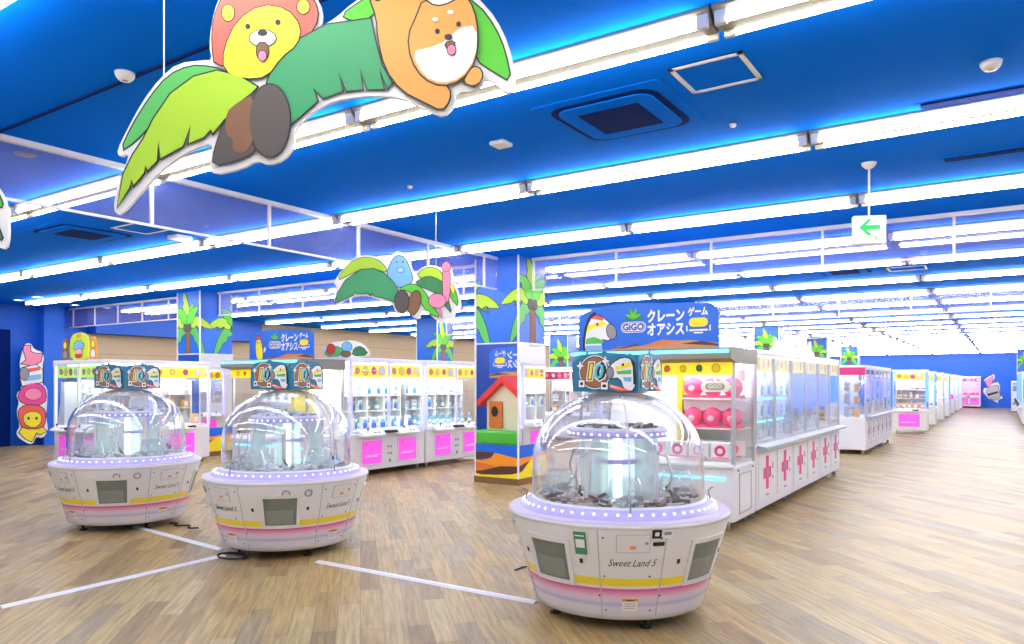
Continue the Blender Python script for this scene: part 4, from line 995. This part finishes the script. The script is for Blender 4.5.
def candy_machine(label, loc, face, win0, sgn_rot, candy_cols, candy_label, extra=None):
    """face: world angle of local -Y; win0: angle of one window from local -Y (four windows, four logo panels between)"""
    r = thing('domed_candy_machine', label, 'crane game', loc, face)
    b = MB(BODYM); prof = [(0.0001, .08), (.575, .08)]+[(RZ(.085+.615*k/14), .085+.615*k/14) for k in range(15)]
    b.lathe(prof, 64); b.build('body', r)
    MB(BLACK).lathe([(.0001, .06), (.5, .06), (.52, .1), (.0001, .1)], 40).build('underside', r)
    for a in (.4, 2.0, 3.6, 5.1):
        x, y = .48*math.cos(a), .48*math.sin(a)
        b = MB(BLACK); b.lathe([(.0001, 0), (.04, 0), (.04, .012), (.014, .016), (.014, .07), (.0001, .07)], 12, (x, y, 0)); b.build('foot', r)
    # rim and LED ring
    b = MB(WHITE); b.lathe([(.755, .69), (.775, .695), (.78, .715), (.768, .728), (.70, .735), (.70, .70), (.762, .69)], 72); b.build('rim', r)
    b = MB(mat('rim_print', (.72, .6, .78), .3)); b.lathe([(.775, .7285), (.71, .7345)], 72); b.build('rim_print', r)
    b = MB(LEDL); b.lathe([(.70, .728), (.688, .755), (.64, .785), (.625, .79)], 72); ring = b.build('led_ring', r)
    b = MB(LEDW)
    for k in range(56):
        a = 2*PI*k/56; b.ball((.672*math.cos(a), .672*math.sin(a), .768), .0095, 6, 4)
    b.build('led_bulbs', ring)
    b = MB(mat('deck_white', (.8, .8, .82), .25)); b.lathe([(.63, .78), (.5, .76), (.0001, .76)], 64); b.build('playfield', r)
    # dome
    def domeprof(R, top, z0):
        pr = [(R, z0), (R*1.0, z0+.16), (R*.992, z0+.27)]
        zc = z0+.27
        for k in range(1, 12):
            t = PI/2*k/12; pr.append((R*.992*math.cos(t)**.92, zc+(top-zc)*math.sin(t)**.95))
        pr.append((.06, top)); return pr
    b = MB(DOME); b.lathe(domeprof(.607, 1.535, .785), 64); b.lathe([(q, z-.006) for q, z in domeprof(.600, 1.529, .79)], 64); b.build('dome', r)
    dm = domeprof(.609, 1.537, .785)
    for k in range(4):
        a = -PI/2+win0+PI/4+k*PI/2
        b = MB(glass('seam_acrylic', (.85, .85, .9), k=2.5, haze=(.9, .9, 1), hz=.45)); b.tube([(q*math.cos(a), q*math.sin(a), z) for q, z in dm], .006, 6); b.build('dome_seam', r)
    b = MB(WHITE); b.lathe([(.62, .775), (.62, .80), (.606, .805), (.598, .80), (.598, .775)], 64); b.build('dome_collar', r)
    # top signs
    b = MB(GREY); b.tube([(0, 0, 1.53), (0, 0, 1.75)], .02, 10); b.box(-.2, .2, -.2, .2, 1.53, 1.54); b.build('sign_mount', r)
    for k in range(4): sign_face(r, sgn_rot+k*PI/2, .245)
    # inner tower
    b = MB(FROST); b.lathe([(.12, .77), (.12, 1.22)], 32); b.build('central_tower', r)
    MB(LEDS).tube([(0, 0, .78), (0, 0, 1.2)], .03, 12).build('tower_lamp', r)
    b = MB(WHITE); b.lathe([(.0001, 1.235), (.30, 1.235), (.345, 1.26), (.34, 1.285), (.30, 1.29), (.27, 1.27), (.0001, 1.27)], 48); b.build('upper_tray', r)
    b = MB(LEDL); b.lathe([(.345, 1.225), (.352, 1.24), (.350, 1.262), (.34, 1.27)], 48); q = b.build('upper_led_ring', r)
    b = MB(LEDW)
    for k in range(36):
        a = 2*PI*k/36; b.ball((.352*math.cos(a), .352*math.sin(a), 1.248), .009, 6, 4)
    b.build('led_bulbs', q)
    b = MB(LEDL); b.lathe([(.15, 1.03), (.165, 1.045), (.16, 1.065), (.13, 1.06)], 32); b.build('middle_led_ring', r)
    for k in range(4):
        a = -PI/2+win0+k*PI/2; c, s = math.cos(a), math.sin(a)
        b = MB(FROST); b.lathe([(.085, .77), (.085, 1.22)], 18, (.24*c, .24*s, 0), a0=a-1.9, a1=a+1.9); b.build('candy_chute', r)
        b = MB(WHITE); b.box(-.018, .018, -.012, .012, 0, .38); 
        M = Matrix.Translation((.33*c, .33*s, .8)) @ Matrix.Rotation(a+PI/2, 4, 'Z')
        b.v = [tuple(M @ Vector(v)) for v in b.v]; b.build('crane_post', r)
        b = MB(ALU); b.tube([(.33*c, .33*s, 1.12), (.42*c, .42*s, 1.1), (.46*c, .46*s, .98), (.43*c, .43*s, .88)], .009, 7); arm = b.build('scoop_arm', r)
        b = MB(BLACK); b.tube([(.41*c, .41*s, .9), (.44*c-.02*s, .44*s+.02*c, .86), (.43*c-.04*s, .43*s+.04*c, .84)], .01, 7); b.build('scoop', arm)
        a2 = a+PI/4; c2, s2 = math.cos(a2), math.sin(a2)
        b = MB(ACR); b.lathe([(.0001, .0), (.1, .0), (.125, .06), (.105, .16), (.085, .2)], 20, (.42*c2, .42*s2, .775)); b.build('clear_cup', r)
        # turntable dishes
        b = MB(WHITE); b.lathe([(.0001, .785), (.1, .785), (.13, .80), (.135, .805), (.13, .79), (.1, .77)], 24, (.4*c, .4*s, .0)); b.build('dish', r)
        # pushing lever hooks on the rim
        b = MB(GREY); x0, y0 = .66*c2, .66*s2
        b.tube([(x0, y0, .77), (x0*.98, y0*.98, .83), (x0*1.03-.03*s2, y0*1.03+.03*c2, .85), (x0*1.06-.08*s2, y0*1.06+.08*c2, .84)], .006, 6); b.build('rim_lever', r)
    # body panels
    for k in range(4):
        f = surf(win0+k*PI/2)
        b = MB(WARM)
        for q in ((-.17, -.14, .30, .61), (.14, .17, .30, .61), (-.14, .14, .58, .61), (-.14, .14, .30, .33)): patch(b, f, q[0], q[1], q[2], q[3], -.01, .012)
        wf = b.build('outlet_frame', r)
        b = MB(DARKG); patch(b, f, -.14, .14, .33, .58, .0, .004); b.build('outlet_window', wf)
        b = MB(mat('outlet_grey', (.38, .4, .38), .4)); patch(b, f, -.14, .14, .33, .58, -.0, .0015); b.use(mat('outlet_light', (.55, .57, .54), .5)); patch(b, f, -.13, .11, .34, .47, .0015, .003); b.build('outlet_flap', wf)
        for xs in (-.24, .235):
            b = MB(BLACK); patch(b, f, xs-.01, xs+.01, .46, .49, 0, .004, 2); b.build('coin_slot', r)
        g = surf(win0+PI/4+k*PI/2)
        b = MB(mat('seam_grey', (.5, .5, .5), .5))
        for x in (-.2, .2):
            b = MB(MATS['seam_grey']); patch(b, g, x-.004, x+.004, .11, .69, 0, .003, 1); b.build('panel_seam', r)
        b = MB(mat('hatch_line', (.45, .45, .45), .5)); patch(b, g, -.095, .105, .545, .665, 0, .002); b.use(WARM); patch(b, g, -.091, .101, .549, .661, .001, .004)
        h = b.build('coin_hatch', r)
        b = MB(GREY); patch(b, g, .075, .09, .6, .618, .004, .008, 2); b.use(ORG); patch(b, g, -.015, .02, .57, .592, .004, .006, 2); b.build('lock', h)
        b = MB(BLACK)
        put_text(b, 'Sweet Land 5', .066, g, 0, .475, .003, BLACK, bold=.0, shear=.45, sx=.82); b.build('lettering', r)
        b = MB(BLACK)
        for x, z in ((-.17, .64), (.17, .64), (-.17, .385), (.12, .385), (-.17, .15), (.15, .15), (.21, .25), (-.21, .25)):
            patch(b, g, x-.005, x+.005, z-.005, z+.005, .001, .005, 1)
        b.build('screws', r)
        b = MB(ORG); patch(b, g, -.055, .055, .215, .235, .0, .004); b.use(PAPER); patch(b, g, -.055, .055, .15, .215, .0, .004); b.use(BLACK)
        for z in (.225, ): patch(b, g, -.03, .03, z-.003, z+.003, .004, .005)
        b.use(GREY)
        for z in (.2, .185, .17): patch(b, g, -.04, .04, z-.002, z+.002, .004, .005)
        b.build('warning_label', r)
        if extra == 'stickers' and k == 0:
            b = MB(BLACK); patch(b, g, .11, .165, .64, .695, .002, .006, 2); b.use(PAPER); patch(b, g, .125, .15, .655, .68, .006, .007, 2); b.use(BLACK); patch(b, g, .12, .19, .59, .615, .002, .006, 2); b.use(PAPER); patch(b, g, .17, .235, .64, .69, .002, .005, 2)
            b.use(GREY); patch(b, g, .18, .225, .66, .68, .005, .006, 2); b.build('rating_stickers', r)
            b = MB(mat('sticker_green', (.06, .28, .17), .5)); patch(b, g, -.345, -.27, .52, .67, .002, .006, 3); b.use(PAPER); patch(b, g, -.335, -.28, .565, .62, .006, .008, 2); b.use(PAPER); patch(b, g, -.335, -.28, .64, .648, .006, .008, 2); b.build('green_sticker', r)
        if extra != 'stickers':
            b = MB(GREY)
            for x in (-.32, -.5):
                pts_o = [g(x+.03*math.cos(t), .62+.03*math.sin(t), .006) for t in [2*PI*i/12 for i in range(13)]]
                b.tube(pts_o, .006, 5)
            b.build('ring_decal', r)
    # loose candy in the trays: nobody could count it
    rd = random.Random(hash(label) % 1000 if False else len(label))
    b = MB(*candy_cols)
    def piece(x, y, z):
        b.use(rd.choice(candy_cols)); s = rd.uniform(.014, .024); a = rd.uniform(0, PI); ca, sa = math.cos(a), math.sin(a); tz = rd.uniform(-.5, .5)
        hx, hy, hz = s*1.5, s*.8, s*.5; vs = []
        for i in (-1, 1):
            for j in (-1, 1):
                for k in (-1, 1): vs.append((x+i*hx*ca-j*hy*sa, y+i*hx*sa+j*hy*ca, z+k*hz+i*tz*hx))
        b.add(vs, [(0, 1, 3, 2), (4, 6, 7, 5), (0, 4, 5, 1), (2, 3, 7, 6), (0, 2, 6, 4), (1, 5, 7, 3)])
    for _ in range(240):
        a = rd.uniform(0, 2*PI); q = .56*math.sqrt(rd.uniform(.12, 1)); hgt = .03*math.sin(a*4)**2; piece(q*math.cos(a), q*math.sin(a), .78+rd.uniform(0, .02)+hgt)
    for _ in range(90):
        a = rd.uniform(0, 2*PI); q = .27*math.sqrt(rd.uniform(0, 1)); piece(q*math.cos(a), q*math.sin(a), 1.285+rd.uniform(0, .03)*(1-q/.3))
    o = b.build('wrapped_candy'); o.location = loc; o.rotation_euler = (0, 0, face)
    tag(o, candy_label, 'candy', kind='stuff')
    return r
CHOC = [mat('candy_brown', (.22, .1, .06), .35), mat('candy_tan', (.45, .32, .22), .35), mat('candy_silver', (.7, .7, .7), .25), mat('candy_dark', (.08, .05, .04), .35), PAPER]
PALE = [PAPER, mat('candy_silver', (.7, .7, .7), .25), mat('candy_ice', (.6, .75, .9), .3), GREY, PAPER, PAPER]
def facing(x, y): return math.atan2(-y, -x)+PI/2    # local -Y looks at the viewer
P3, P2, P1 = (-2.32, 4.88, 0), (-5.86, 4.87, 0), (-8.35, 4.67, 0)
R_ = math.radians
candy_machine('nearest round domed candy crane machine, its logo panel facing front', P3, facing(*P3[:2]), R_(-38), R_(-22), CHOC, 'brown and silver wrapped candy inside the nearest domed machine', 'stickers')
candy_machine('middle round domed candy crane machine with a grey outlet window facing front', P2, facing(*P2[:2]), R_(-5), R_(-42), PALE, 'white wrapped candy inside the middle domed machine')
candy_machine('leftmost round domed candy crane machine, standing in front of the far left machines', P1, facing(*P1[:2]), R_(-12), R_(38), PALE, 'white wrapped candy inside the leftmost domed machine')
# cable coil under the middle machine, cable beside the nearest
pc = on_z(232, 558, 0)
b = MB(RUBBER); b.tube([(pc.x+.16*math.cos(t), pc.y+.1*math.sin(t), .012+.004*t/3) for t in [2*PI*k/16*1.6 for k in range(17)]], .008, 6); o = b.build('power_cable'); tag(o, 'black power cable coiled on the floor by the middle domed machine', 'cable')
a, c = on_z(515, 571, 0), on_z(528, 566, 0)
b = MB(RUBBER); b.tube([(a.x, a.y, .008), ((a+c).x/2, (a+c).y/2+.02, .008), (c.x+.1, c.y+.02, .03)], .007, 6); o = b.build('power_cable'); tag(o, 'short black cable end on the floor left of the nearest domed machine', 'cable')
pc = on_z(185, 527, 0)
b = MB(RUBBER); b.tube([(pc.x-.3+.04*k, pc.y+.05*math.sin(k), .012) for k in range(14)], .009, 6); o = b.build('power_cable'); tag(o, 'black cable lying under the leftmost domed machine', 'cable')
# floor cable covers
def cover(p, q, label):
    a, c = on_z(*p, 0), on_z(*q, 0); d = (c-a); L = d.length; an = math.atan2(d.y, d.x)
    b = MB(WHITE); b.prism([(-.035, 0), (-.018, .014), (.018, .014), (.035, 0)], frame((0, 0, 0), (0, 1, 0), (0, 0, 1)), 0, L)
    o = b.build('cable_cover'); o.location = (a.x, a.y, 0.0005); o.rotation_euler = (0, 0, an); tag(o, label, 'cable cover')
cover((0, 608), (224, 556), 'white floor cable cover running from the lower left to the middle domed machine')
cover((135, 527), (222, 550), 'white floor cable cover between the leftmost and middle domed machines')
cover((318, 562), (536, 603), 'white floor cable cover from the middle to the nearest domed machine')
# ================================================================== left wall totem of cartoon animals
zc = lambda px, py: on_x(px, py, X0+.02)
o0 = zc(26, 443)
def wf(pts):
    out = []
    for x, y in pts:
        p = zc(x, y); out.append((p.y-o0.y, p.z))
    return out
r = thing('wall_sticker', 'stacked cartoon animals cutout on the blue left wall, topped by a pink bird', 'wall decoration', (X0+.36, o0.y, 0), PI/2)
WF = frame((0, 0, 0), (1, 0, 0), (0, 0, 1))
MB(PAPER).prism(smooth2(wf([(12,437),(10,432),(14,425),(10,412),(13,402),(12,400),(10,394),(16,388),(14,378),(17,372),(13,366),(15,356),(18,345),(24,343),(28,350),(36,352),(38,358),(36,366),(37,378),(36,384),(41,388),(41,400),(40,412),(40,418),(42,430),(36,438),(30,436),(26,444),(20,442)])), WF, -.02, 0).build('board', r)
b = MB(BLACK); ink(b, wf([(15,364),(20,360),(17,350),(18,346),(24,346),(24,352),(30,354),(36,354),(34,362),(26,366)]), WF, ROSE, .001, .02); b.build('pink_bird', r)
b = MB(BLACK); ink(b, wf([(16,368),(30,365),(36,370),(36,382),(16,386),(14,378)]), WF, PAPER, .002, .02); b.use(SKY).prism(wf([(20,376),(35,374),(35,379),(20,381)]), WF, .005, .006); b.use(CORAL).prism(wf([(20,369),(33,367),(34,370),(20,373)]), WF, .005, .006); ink(b, ell(*wf([(18,374)])[0], .1, .16, 12), WF, GREY, .005, .015); b.build('striped_horse', r)
b = MB(BLACK); ink(b, wf(smooth2([(12,400),(13,392),(18,386),(28,383),(37,386),(40,395),(38,403),(24,406)])), WF, HOT, .003, .02); ink(b, ell(*wf([(27,394)])[0], .2, .15, 14), WF, ROSE, .006, .012); b.build('magenta_animal', r)
b = MB(BLACK); ink(b, wf([(13,432),(18,424),(34,424),(40,431),(34,434),(30,432),(25,441),(19,438)]), WF, YEL, .004, .02); ink(b, wf(smooth2([(13,420),(12,410),(18,405),(32,405),(39,410),(39,420),(36,428),(16,428)])), WF, CORAL, .007, .02); ink(b, wf(smooth2([(17,414),(26,411),(34,413),(35,422),(27,428),(17,423)])), WF, YEL, .01, .015)
for x in (22, 30): b.use(BLACK).prism(ell(*wf([(x, 418)])[0], .03, .04, 8), WF, .013, .014)
b.build('yellow_lion', r)
# far wall cartoon cutout
z2 = lambda px, py: on_y(px, py, Y1-.04)
o2 = z2(1001, 402)
def ff(pts): return [((z2(x, y).x-o2.x), z2(x, y).z) for x, y in pts]
r = thing('wall_sticker', 'cartoon cutout of a pink bird above a white animal on the blue far wall', 'wall decoration', (o2.x, Y1-.04, 0), 0)
MB(PAPER).prism(ff([(998,403),(988,398),(983,392),(984,388),(988,388),(984,380),(988,377),(994,374),(995,377),(991,384),(998,382),(1000,386),(1000,394),(1003,398),(998,400)]), FRONT, -.02, 0).build('board', r)
b = MB(BLACK); ink(b, ff([(985,381),(993,376),(992,383),(988,387)]), FRONT, ROSE, .001, .02); b.build('pink_bird', r)
b = MB(BLACK); ink(b, ff(smooth2([(987,395),(987,388),(998,384),(999,392),(1001,397),(994,401)])), FRONT, mat('grey_print', (.5, .5, .5), .5), .002, .03); b.use(BLACK).prism(ff([(987, 394), (998, 391), (998, 393), (988, 396)]), FRONT, .006, .008); b.build('white_animal', r)
# ================================================================== red-roofed ride (seen in the near column's mirror band)
r = thing('house_ride', 'small red-roofed play house ride on a green base, mirrored in the near column', 'kiddie ride', (-10.9, 3.7, 0), PI)
MB(mat('ride_green', (.1, .6, .05), .4)).box(-.85, .85, 0, 1.1, .0, .36, .05).build('base', r)
b = MB(mat('ride_cream', (.85, .8, .55), .5)); b.prism([(-.6, .36), (.6, .36), (.6, 1.15), (0, 1.6), (-.6, 1.15)], frame((0, .5, 0), (1, 0, 0), (0, 0, 1)), -.4, .1); b.build('house_wall', r)
b = MB(RED); b.prism([(-.86, 1.08), (-.76, .98), (0, 1.62), (.76, .98), (.86, 1.08), (0, 1.8)], frame((0, .5, 0), (1, 0, 0), (0, 0, 1)), -.45, .3); b.build('roof', r)
b = MB(DORG); b.prism(rrect(.08, .5, .4, 1.12, .06), frame((0, .38, 0), (1, 0, 0), (0, 0, 1)), 0, .04); d = b.build('door', r)
b = MB(BLACK); b.prism(ell(.3, .85, .1, .14, 18), frame((0, .33, 0), (1, 0, 0), (0, 0, 1)), 0.0, .02); b.build('round_window', d)
r = thing('bucket', 'pale grey bucket on the floor near the red-roofed play house ride', 'bucket', (-9.9, 3.35, 0)); b = MB(mat('bucket_grey', (.5, .55, .53), .4)); b.lathe([(.0001, .0), (.2, 0), (.25, .9), (.27, .9), (.27, .93), (.24, .93)], 24); b.build('shell', r)
r = thing('partition', 'blue free-standing partition behind the play house ride', 'partition', (-11.5, 1.4, 0), PI); MB(BLUED).box(-1.8, 1.8, 0, .1, .0, 2.9, .01).build('panel', r); MB(GREY).box(-1.8, 1.8, -.15, .25, 0, .04, .01).build('foot', r)
q = sign_board('blue logo sign mounted on the partition, mirrored in the near column', (-11.3, 1.43, 1.75), PI, 'horse'); q.scale = (1.8, 1, 1.8)
# ================================================================== camera, world, view
S.world = bpy.data.worlds.new('world'); S.world.use_nodes = True
S.world.node_tree.nodes['Background'].inputs[0].default_value = (.8, .85, 1, 1); S.world.node_tree.nodes['Background'].inputs[1].default_value = .05
cam = bpy.data.cameras.new('camera'); co = bpy.data.objects.new('camera', cam); COL.objects.link(co); S.camera = co
co.location = (0, 0, HC); co.rotation_euler = (PI/2, 0, TH)
cam.sensor_width = 36; cam.lens = F*36/1024; cam.shift_y = (HY-322)/1024; cam.clip_end = 200
S.view_settings.view_transform = 'Standard'; S.view_settings.look = 'None'; S.view_settings.gamma = 1; S.view_settings.use_curve_mapping = False
S.view_settings.exposure = 0.5
c = S.cycles
c.use_denoising = True; c.max_bounces = 8; c.diffuse_bounces = 4; c.glossy_bounces = 4; c.transmission_bounces = 4; c.transparent_max_bounces = 32
c.sample_clamp_indirect = 6; c.caustics_reflective = False; c.caustics_refractive = False; c.use_adaptive_sampling = True
